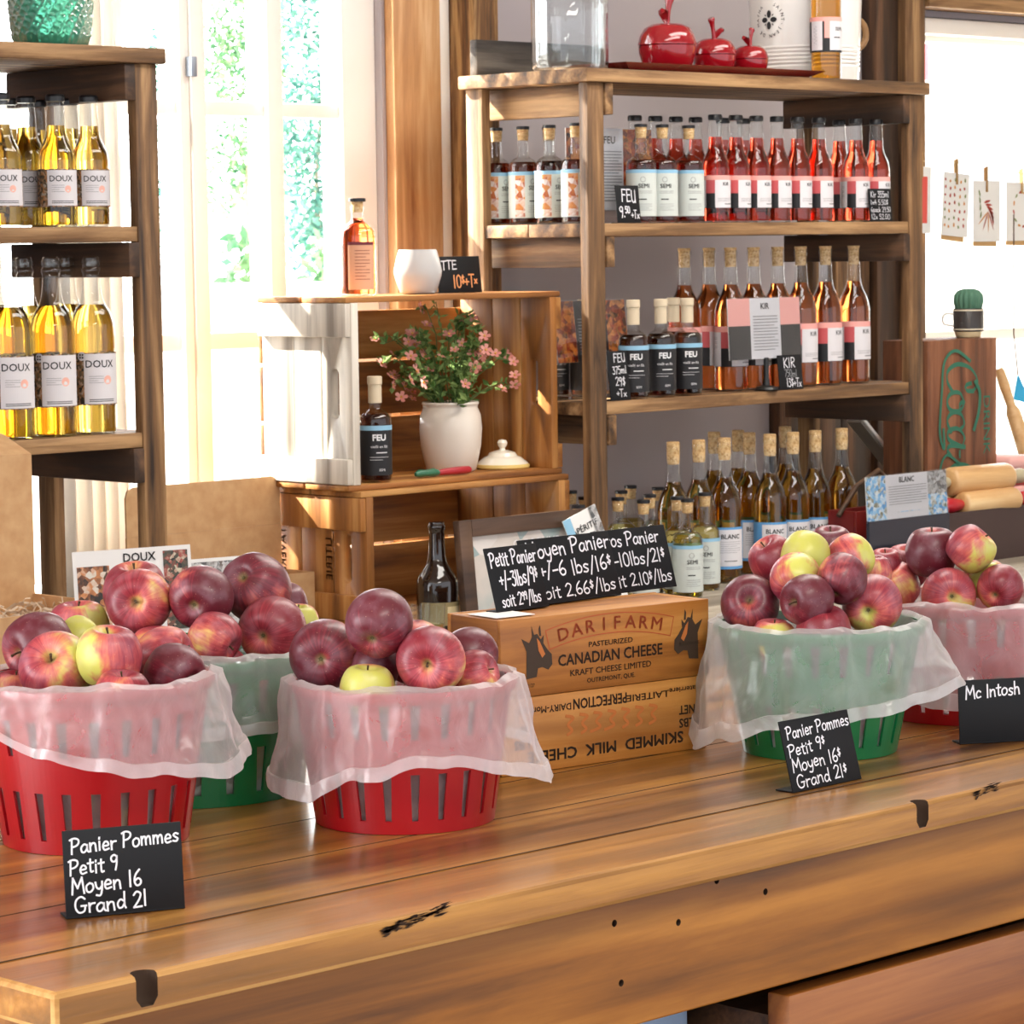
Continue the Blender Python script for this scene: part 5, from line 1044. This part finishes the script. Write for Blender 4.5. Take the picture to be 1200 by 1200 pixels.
def pinterp(keys, a):
    a = (a+180) % 360-180; ks = sorted(keys); ks = [(ks[-1][0]-360,)+ks[-1][1:]]+ks+[(ks[0][0]+360,)+ks[0][1:]]
    for p, q in zip(ks, ks[1:]):
        if p[0] <= a <= q[0]:
            t = (a-p[0])/(q[0]-p[0] or 1); t = t*t*(3-2*t); return [p[i]+(q[i]-p[i])*t for i in range(1, len(p))]
    return list(ks[0][1:])
def basket(label, llabel, c, Rt, Rb, H, mat, hem, seed, lift=.006):
    t_ = thing('fruit_basket', label, 'basket', c, CAMAZ, 'plastic apple baskets'); NS = 22; sub = 6; N = NS*sub
    zz = [.0, .013, .061, .096, .132, H-.008]; rad = lambda z: Rb+(Rt-Rb)*z/H
    V, Fc = [], []
    for i, z in enumerate(zz):
        for k in range(N):
            a = k/N*2*math.pi; ph = k % sub
            if ph in (2, 4): a += (1 if ph == 2 else -1)*(.30 if i in (1, 3) else .0)*2*math.pi/N
            V.append((rad(z)*math.cos(a), rad(z)*math.sin(a), z))
    for i in range(len(zz)-1):
        for k in range(N):
            if i in (1, 3) and k % sub in (2, 3): continue
            k2 = (k+1) % N; Fc.append((i*N+k, i*N+k2, (i+1)*N+k2, (i+1)*N+k))
    m = MB(); m.raw(V, Fc); o = m.build('basket_wall', mat, t_, None); md = o.modifiers.new('t', 'SOLIDIFY'); md.thickness = .003; md.offset = -1
    MB().lathe([(.001, .001), (Rb-.003, .0005), (Rb-.001, .003), (Rb-.004, .005), (.001, .0045)], 48, cap0=False, cap1=False).build('basket_floor', mat, t_)
    MB().lathe([(Rt-.003, H-.012), (Rt+.001, H-.012), (Rt+.005, H-.006), (Rt+.004, H), (Rt-.003, H), (Rt-.003, H-.012)], 66, cap0=False, cap1=False).build('rim', mat, t_, 50)
    # liner bag: floor and inner wall, over the rim, hanging outside with a loose hem
    rng = random.Random(seed); M_ = 240; ph = [(rng.uniform(0, 6.28), rng.uniform(.4, 1)) for _ in range(14)]
    nz = lambda a, j, f: math.sin(a*f+ph[j][0])*ph[j][1]
    rows_ = []; prof = [('in', .006), ('in', .05), ('in', .10), ('in', H-.03), ('in', H-.008), ('top', 0), ('out', .0)]+[('out', .06*i) for i in range(1, 15)]+[('out', .845), ('out', .90), ('out', .95), ('out', 1.0)]
    L = MB(); V = []
    for typ, s_ in prof:
        for k in range(M_):
            a = 2*math.pi*k/M_; deg = math.degrees(a); drop, fl = pinterp(hem, deg)   # + is to the viewer's right
            w1 = nz(a, 0, 5)+.7*nz(a, 1, 9)+.5*nz(a, 2, 14); w2 = nz(a, 3, 17)+.8*nz(a, 4, 29); fine = nz(a, 5, 41)
            topz = H+lift+.0022*w1+.0010*w2
            if typ == 'in': r = rad(s_)-.0055-.0012*(1+w2*.5) if s_ > .02 else rad(s_)-.008; z = s_
            elif typ == 'top': r = Rt+.001; z = topz
            else:
                r = Rt+.009+fl*(s_**1.15)+(.0026+.0050*s_)*w1*.8+.0024*w2*(1-.4*s_)+.0012*fine*math.sin(s_*9+ph[6][0]); r += .003*math.sin(s_*7+a*6+ph[7][0])*s_*(1-s_)*3
                nv = Vector((math.cos(a)*Rt*16, math.sin(a)*Rt*16, s_*drop*16+seed*7.3)); cr = mnoise.ridged_multi_fractal(nv, 1.0, 2.1, 4, 1.0, 2.0)-1.1; cr2 = mnoise.noise(nv*2.7)
                r += (.0028*cr+.0020*cr2)*min(1, s_*4)
                if s_ > .842: r += .0022
                z = topz-.004-drop*s_*(1+.05*w1*s_)
                r0 = Rt+.0085; r = r if r > r0+.003 else r0+.003*math.exp((r-r0-.003)/.003)
            V.append((r*math.cos(a), r*math.sin(a), z))
    n = len(prof); F1 = []; F2 = []
    for i in range(n-1):
        for k in range(M_):
            k2 = (k+1) % M_; (F2 if i >= n-4 else F1).append((i*M_+k, i*M_+k2, (i+1)*M_+k2, (i+1)*M_+k))
    F1.append(tuple(range(M_-1, -1, -1)))
    vs, _ = L.raw(V, F1, 0)
    for f in F2:
        fc = L.bm.faces.new([vs[i] for i in f]); fc.material_index = 1
    lo = L.build('plastic_liner', [FILM, FILM2], None, 60, c, CAMAZ); tag(lo, llabel, 'bag', 'translucent plastic liners')
    return c, Rt, Rb, H
def apple_mat(name, bias, dark, red, green):
    s = NT(name); co = s.n('TexCoord').outputs['Object']; oi = s.n('ObjectInfo').outputs['Random']; sx = s.n('SeparateXYZ', {0: co})
    off = s.n('CombineXYZ', {0: s.math('MULTIPLY', oi, 17.0), 1: s.math('MULTIPLY', oi, 9.0), 2: s.math('MULTIPLY', oi, 5.0)}).outputs[0]
    cv = s.n('VectorMath', {0: co, 1: off}, operation='ADD').outputs[0]
    big = s.n('TexNoise', {'Vector': cv, 'Scale': 2.4, 'Detail': 3, 'Distortion': .5}).outputs[0]
    ang = s.math('ARCTAN2', sx.outputs[1], sx.outputs[0])
    st = s.n('TexNoise', {'Vector': s.n('CombineXYZ', {0: s.math('MULTIPLY', s.math('COSINE', ang), 3.2), 1: s.math('MULTIPLY', s.math('SINE', ang), 3.2), 2: s.math('MULTIPLY_ADD', sx.outputs[2], .7, s.math('MULTIPLY', oi, 30.0))}).outputs[0], 'Scale': 3.0, 'Detail': 4, 'Roughness': .6}).outputs[0]
    r2 = s.math('SQRT', s.math('ADD', s.math('MULTIPLY', sx.outputs[0], sx.outputs[0]), s.math('MULTIPLY', sx.outputs[1], sx.outputs[1])))
    cav = s.n('MapRange', {0: r2, 1: .06, 2: .24, 3: 1.0, 4: 0.0}, interpolation_type='SMOOTHSTEP').outputs[0]
    # + on the side that grew in the shade (local +x)
    f = s.math('ADD', s.math('MULTIPLY', sx.outputs[0], 1.15), s.math('ADD', s.math('MULTIPLY', s.math('SUBTRACT', big, .5), 1.7), s.math('ADD', s.math('MULTIPLY', s.math('SUBTRACT', st, .5), .3), bias)))
    f = s.math('ADD', f, s.math('MULTIPLY', cav, .28))
    g = s.n('MapRange', {0: f, 1: .12, 2: .62}, interpolation_type='SMOOTHSTEP').outputs[0]
    redc = s.mix(s.n('MapRange', {0: s.math('ADD', st, s.math('MULTIPLY', f, .5)), 1: .25, 2: .75}).outputs[0], rgb(dark), rgb(red))
    c = s.mix(g, redc, rgb(green))
    mid = s.n('MapRange', {0: f, 1: -.05, 2: .28, 3: 0.0, 4: .55}).outputs[0]; c = s.mix(s.math('MULTIPLY', mid, s.math('SUBTRACT', 1.0, g)), c, rgb('#d8695a'))
    vo = s.n('TexVoronoi', {'Vector': cv, 'Scale': 17.0}).outputs[0]; dots = s.n('MapRange', {0: vo, 1: .06, 2: .11, 3: .5, 4: 0.0}).outputs[0]
    c = s.mix(dots, c, rgb('#e0b896'))
    c = s.mix(s.n('MapRange', {0: r2, 1: .03, 2: .10, 3: .75, 4: 0.0}).outputs[0], c, rgb('#7d7440'))
    blo = s.n('TexNoise', {'Vector': cv, 'Scale': 3.5, 'Detail': 5}).outputs[0]; c = s.mix(s.math('MULTIPLY', s.n('MapRange', {0: blo, 1: .45, 2: .75}).outputs[0], .22), c, rgb('#b49aa8'))
    s.P(col=c, rough=s.math('MULTIPLY_ADD', blo, .28, .30), coat=.12, coatr=.18, spec=.45); return s.m
AM = {'m': apple_mat('maroon_apple_skin', -.40, '#5c1724', '#8c2c3a', '#cda85c'), 'r': apple_mat('red_apple_skin', -.16, '#7a1e2a', '#ad404a', '#d8bf68'),
      'x': apple_mat('mixed_apple_skin', .10, '#86263a', '#bb504e', '#c4c25c'), 'g': apple_mat('yellow_green_apple_skin', .42, '#983038', '#cc6e54', '#bcba55')}
APROF = smooth_line([(.001, .27), (.035, .285), (.085, .345), (.16, .405), (.26, .42), (.37, .365), (.455, .23), (.5, .05), (.487, -.12), (.435, -.27), (.345, -.385), (.235, -.435), (.15, -.43), (.08, -.39), (.03, -.365), (.001, -.36)], 3)
def ap_fn(q, a):
    t = max(0, -q[2]-.1)/.34; k = 1+.035*t*math.cos(5*a)+.012*math.cos(2*a); return (q[0]*k, q[1]*k, q[2]+.018*math.cos(a+.6)*(1 if q[2] > 0 else .4))
am0 = MB().lathe(list(reversed(APROF)), 40, cap0=False, cap1=False, fn=ap_fn); _tmp = am0.build('apple', AM['r'], None, 180); AMESH = {}
for k, mt in AM.items(): me = _tmp.data.copy(); me.materials[0] = mt; AMESH[k] = me
bpy.data.objects.remove(_tmp)
STEMM = plain('apple_stem', '#4b3620', .8); CALM = plain('dried_calyx', '#5d5232', .9)
_s = MB().tube([(0, 0, .26), (.008, 0, .36), (.03, .01, .46)], [.018, .014, .022], 7).build('stem', STEMM, None, 60); SME = _s.data; bpy.data.objects.remove(_s)
m = MB()
for k in range(5): a = k*1.2566; m.raw([(.008*math.cos(a+1.2), .008*math.sin(a+1.2), -.362), (.055*math.cos(a), .055*math.sin(a), -.405), (.008*math.cos(a-1.2), .008*math.sin(a-1.2), -.362)], [(0, 1, 2)])
m.lathe([(.03, -.372), (.001, -.364)], 8, cap0=False, cap1=False); _s = m.build('calyx', CALM, None, None); CME = _s.data; bpy.data.objects.remove(_s)
def camdir(v): return (CR*v[0]+CU*v[1]-CF*v[2]).normalized()
def put_apple(p, d, var, axis, gdir, label, group):
    o = bpy.data.objects.new('apple', AMESH[var]); COL.objects.link(o); z = camdir(axis); g = camdir(gdir); x = (g-z*g.dot(z))
    if x.length < .05: x = CR-z*CR.dot(z)
    x.normalize(); y = z.cross(x); o.matrix_world = Matrix.Translation(p) @ Matrix(((x.x, y.x, z.x, 0), (x.y, y.y, z.y, 0), (x.z, y.z, z.z, 0), (0, 0, 0, 1))) @ Matrix.Scale(d, 4)
    tag(o, label, 'apple', group)
    for nm, me in (('stem', SME), ('calyx', CME)): c = bpy.data.objects.new(nm, me); COL.objects.link(c); c.parent = o
    return o
UP, CAM, CAL, LF, RT = (0, 1, .25), (.05, .25, 1), (-.1, -.2, -1), (-1, .4, .2), (1, .4, .2)
def heap(bk, items, hidden, bname, seed):
    c, Rt, Rb, H = bk; zr = c[2]+H; rng = random.Random(seed); B = []
    for it in items:
        px, py, w_ = it[:3]; best = None
        for i in range(240):
            d = 2.6+.01*i; p = at(px, py, d); rr = math.hypot(p.x-c[0], p.y-c[1])
            if rr > Rt-min(.5*w_*d/FPX, .034)-.006: continue
            e = p.z-(zr-.006+.088*(1-(rr/Rt)**2))
            if best is None or e < best[0]: best = (e, d)
            if e <= 0: best = (e, d); break
        d = best[1] if best else (Vector(c)-CO).dot(CF); B.append([px, py, d+(it[7] if len(it) > 7 else 0), w_])
    rad = lambda b: .5*b[3]*b[2]/FPX
    for _ in range(120):
        mv = 0
        for i in range(len(B)):
            for j in range(i):
                pi, pj = at(*B[i][:3]), at(*B[j][:3]); need = (rad(B[i])+rad(B[j]))*.93; dd = (pi-pj).length
                if dd < need:
                    oi, oj = (items[i][7] if len(items[i]) > 7 else 0), (items[j][7] if len(items[j]) > 7 else 0); s_ = (1 if oi > oj else -1) if oi != oj else (1 if B[i][2] > B[j][2] or (B[i][2] == B[j][2] and B[i][1] < B[j][1]) else -1); k = min(.004, (need-dd)*.6); B[i][2] += s_*k; B[j][2] -= s_*k; mv = 1
        for b in B:      # keep every apple inside the rim
            for _k in range(60):
                p = at(*b[:3]); v = Vector((p.x-c[0], p.y-c[1])); lim = Rt-min(rad(b), .034)-.004
                if v.length <= lim: break
                g = v.x*CF.x+v.y*CF.y; b[2] += .002 if g < 0 else -.002
        if not mv: break
    P = []
    for b, it in zip(B, items):
        p = at(*b[:3]); r = rad(b); P.append((p, r)); put_apple(p, 2*r*.985, it[3], it[4], it[5], it[6], 'apples in the baskets')
    n = 0
    for ring, zc, rr_, cnt in ((0, .046, Rb-.044, 7), (1, .108, Rb-.034, 8)):
        for k in range(cnt):
            a = CAMAZ+(k-(cnt-1)/2)*(2*math.pi/ (cnt+.6))+ring*.3; p = Vector((c[0]+rr_*math.cos(a), c[1]+rr_*math.sin(a), c[2]+zc)); d = .066
            if abs((a-CAMAZ+math.pi) % (2*math.pi)-math.pi) > 1.5 or any((p-q).length < (r+d/2)*.9 for q, r in P): continue
            P.append((p, d/2)); put_apple(p, d, rng.choice('mrrxg'), (rng.gauss(0, 1), rng.gauss(0, 1), rng.gauss(0, 1)), (rng.gauss(0, 1), rng.gauss(0, 1), rng.gauss(.6, 1)), 'apple down inside the '+bname+', behind its plastic liner', 'apples down inside the '+bname); n += 1
def base(px, py): p = onz(px, py, ZC); return (p.x, p.y, ZC+.0005)
bk1 = basket('red slotted basket standing behind the foremost chalk board, widest in view', 'white liner over the foremost red basket, its long hem flaring beside the green one', base(113, 982), .116, .092, .162, REDP, [(-120, .05, .02), (-75, .035, .022), (-45, .034, .022), (-15, .062, .012), (10, .074, .009), (35, .086, .018), (62, .094, .022), (92, .082, .024), (130, .06, .02), (180, .06, .01)], 1)
bk2 = basket('large green slotted basket behind the two front red ones', 'smooth liner with short hem on the green basket between the red ones', base(226, 925), .138, .121, .154, GREENP, [(-90, .07, .012), (0, .078, .005), (40, .076, .006), (90, .08, .010), (180, .07, .01)], 2)
bk3 = basket('red slotted basket standing just beside the stacked cheese boxes', 'crumpled liner on the red basket beside the cheese boxes', base(475, 959), .112, .0915, .144, REDP, [(-120, .08, .012), (-70, .112, .010), (-45, .112, .012), (-20, .088, .009), (8, .072, .009), (28, .076, .014), (55, .092, .018), (85, .105, .026), (120, .08, .02), (180, .07, .01)], 3)
bk4 = basket('green slotted basket standing alone behind the chalk board with dollar signs', 'white liner on the separate green basket, hem swept up to one side', base(961, 878), .117, .088, .147, GREENP, [(-120, .10, .03), (-80, .140, .018), (-50, .122, .016), (-15, .104, .011), (15, .096, .010), (45, .086, .018), (75, .070, .034), (100, .062, .034), (140, .07, .02), (180, .07, .01)], 4)
bk5 = basket('dark red slotted basket at the picture edge behind the separate green one', 'smooth pinkish-looking liner on the red basket at the picture edge', base(1138, 836), .127, .106, .143, REDP, [(-90, .09, .012), (-20, .115, .008), (0, .120, .008), (50, .11, .012), (90, .10, .02), (180, .07, .01)], 5)
heap(bk1, [
 (45, 757, 82, 'm', (-.6, -.2, .5), (-1, -.6, 0), 'dark red apple at the outer rear side of the foremost red basket'),
 (66, 783, 89, 'x', (-.1, .45, 1), (1, .3, .3), 'red and yellow apple in the foremost red basket showing its stem hollow'),
 (128, 769, 78, 'x', UP, (-1, -.1, .5), 'apple half yellow-green and half red, top middle of the foremost red basket'),
 (193, 771, 74, 'r', RT, (-.6, .5, -.5), 'coral red apple behind the darkest one in the foremost red basket', 0.04),
 (205, 790, 73, 'm', (.5, -.2, .4), (.1, -1, .3), 'darkest apple at the rim of the foremost red basket towards the green one', -0.02),
 (144, 816, 68, 'r', UP, (-.7, -.5, .5), 'red apple sunk behind the liner edge, front of the foremost red basket', -0.03),
 (92, 748, 52, 'g', (.3, .5, -.3), (-.3, 0, 1), 'small yellow-topped apple at the back of the foremost red basket', 0.08),
 (20, 812, 60, 'r', UP, (0, 0, 1), 'apple barely peeking over the outer liner edge of the foremost red basket')], 0, 'foremost red basket', 1)
heap(bk2, [
 (163, 705, 79, 'r', (-.05, .0, 1), (.8, .3, .0), 'red apple with yellow blotches and stem hollow facing out, on the front green heap'),
 (158, 694, 77, 'r', UP, (0, 0, -1), 'apple hidden behind the blotched one on the front green heap', 0.07),
 (236, 700, 77, 'm', (.2, .3, -1), (-1, .2, .2), 'maroon apple with one yellow edge, before the orchard photo card'),
 (300, 689, 83, 'm', (.3, -.3, -.6), (.5, -1, .2), 'highest maroon apple of the large green basket'),
 (319, 738, 81, 'r', (.3, .2, -1), (.0, -.2, -1), 'big red apple just below the highest maroon one on the green heap'),
 (252, 748, 64, 'r', (.6, -.3, .3), (.5, -.35, .6), 'orange-red apple with a small yellow patch in the large green basket'),
 (92, 737, 74, 'x', UP, (1, -.2, .3), 'red and orange apple at the far outer side of the large green basket'),
 (187, 767, 74, 'x', UP, (0, .6, .5), 'orange-red apple under the blotched one, near the foremost liner'),
 (331, 712, 62, 'm', UP, (0, 0, -1), 'dark apple in shade behind the two big red ones of the green heap', 0.06),
 (350, 730, 50, 'g', UP, (0, 0, 1), 'yellowish apple at the far inner side of the large green basket', 0.05),
 (262, 788, 60, 'r', UP, (0, 0, -1), 'apple low behind the rim of the large green basket', 0.02)], 0, 'large green basket', 2)
heap(bk3, [
 (381, 767, 85, 'm', (.1, .12, -1), (1, .3, .1), 'purple-red apple with its pale dimple facing out, beside the green basket'),
 (444, 730, 81, 'm', (.2, .5, -.7), (.2, -1, -.6), 'topmost dark maroon apple of the red basket beside the cheese boxes'),
 (486, 765, 76, 'm', (.3, .3, -.6), (-.2, .2, .9), 'red apple with a yellow spot behind the bright dimpled apple', 0.05),
 (505, 774, 83, 'r', (-.15, -.1, 1), (.3, -.5, .6), 'bright red and yellow apple with a green dimple facing out', -0.03),
 (550, 768, 68, 'm', (.4, .3, -.6), (0, -.5, -1), 'purple-red apple on the cheese box side of its red basket'),
 (557, 790, 58, 'r', (.5, .2, .3), (.2, -.2, .3), 'brownish red apple low against the liner near the cheese boxes', -0.01),
 (431, 809, 68, 'g', UP, (0, .3, 1), 'yellow apple peeping over the liner of the basket beside the cheese boxes'),
 (440, 782, 58, 'm', UP, (0, 0, -1), 'dark apple deep between the others beside the cheese boxes', 0.05)], 0, 'red basket beside the cheese boxes', 3)
heap(bk4, [
 (879, 708, 71, 'm', (-.1, .25, 1), (0, -1, -.6), 'large dark maroon apple on the cheese box side of the separate green basket'),
 (906, 656, 58, 'r', (-.4, .6, .2), (-.2, -.1, -1), 'red apple at the back of the separate green basket near the small flasks'),
 (944, 652, 60, 'g', (.2, .6, -.3), (-.1, .2, 1), 'yellow-green apple topping the separate green basket'),
 (973, 641, 54, 'm', UP, (0, 0, -1), 'dark apple furthest back on the separate green heap', 0.05),
 (996, 655, 58, 'x', (-.3, .5, -.3), (1, .2, .3), 'red apple with a green side at the back of the separate green heap'),
 (932, 678, 61, 'x', (.2, .4, -.6), (.6, .6, -.2), 'coral and yellow apple in the middle of the separate green heap'),
 (987, 678, 60, 'm', (.3, .6, -.4), (-.7, 0, .5), 'glossy maroon apple in the middle of the separate green heap'),
 (946, 703, 62, 'm', (-.7, -.1, .5), (-.4, -.6, -.3), 'purple-maroon apple just above the liner of the separate green basket'),
 (1022, 708, 72, 'x', (.3, .25, -1), (.0, -1, .1), 'large apple red above and green below, nearest the other red basket'),
 (965, 740, 66, 'r', UP, (-.2, -.2, -.6), 'red apple sunk at the liner edge, middle front of the separate green basket', -0.03),
 (907, 750, 56, 'x', UP, (0, .4, .8), 'orange apple low at the liner edge below the large maroon one', -0.03),
 (898, 690, 46, 'm', UP, (0, 0, -1), 'dark apple wedged behind the large maroon one', 0.06),
 (1022, 671, 48, 'r', UP, (0, 0, .5), 'pinkish apple wedged between the two rear baskets', 0.06)], 0, 'separate green basket', 4)
heap(bk5, [
 (1092, 647, 64, 'm', (.0, 1, .12), (0, -.8, -.6), 'glossy maroon apple with its stem up, on the basket at the picture edge'),
 (1138, 643, 57, 'x', (.5, .5, .2), (1, -.5, .4), 'apple half red and half green, highest of the basket at the picture edge'),
 (1049, 686, 59, 'r', (-.3, .5, .3), (-.2, .2, .8), 'orange-red apple with pale flecks next to the separate green heap', -0.02),
 (1112, 698, 66, 'x', (.0, .0, -1), (0, -1, .1), 'apple red above and yellow-green below with its dimple showing'),
 (1172, 688, 55, 'r', (.3, .3, -.6), (-.5, -.5, 0), 'red apple on the outer side of the basket at the picture edge'),
 (1062, 664, 56, 'r', UP, (0, 0, -1), 'red apple tucked behind the glossy maroon one', 0.06),
 (1037, 662, 42, 'r', UP, (0, 0, -1), 'small red apple behind the orange-red one between the heaps', 0.07),
 (1154, 678, 52, 'x', UP, (0, 0, 1), 'greenish apple in the gap under the highest half-green one', 0.06)], 0, 'red basket at the picture edge', 5)
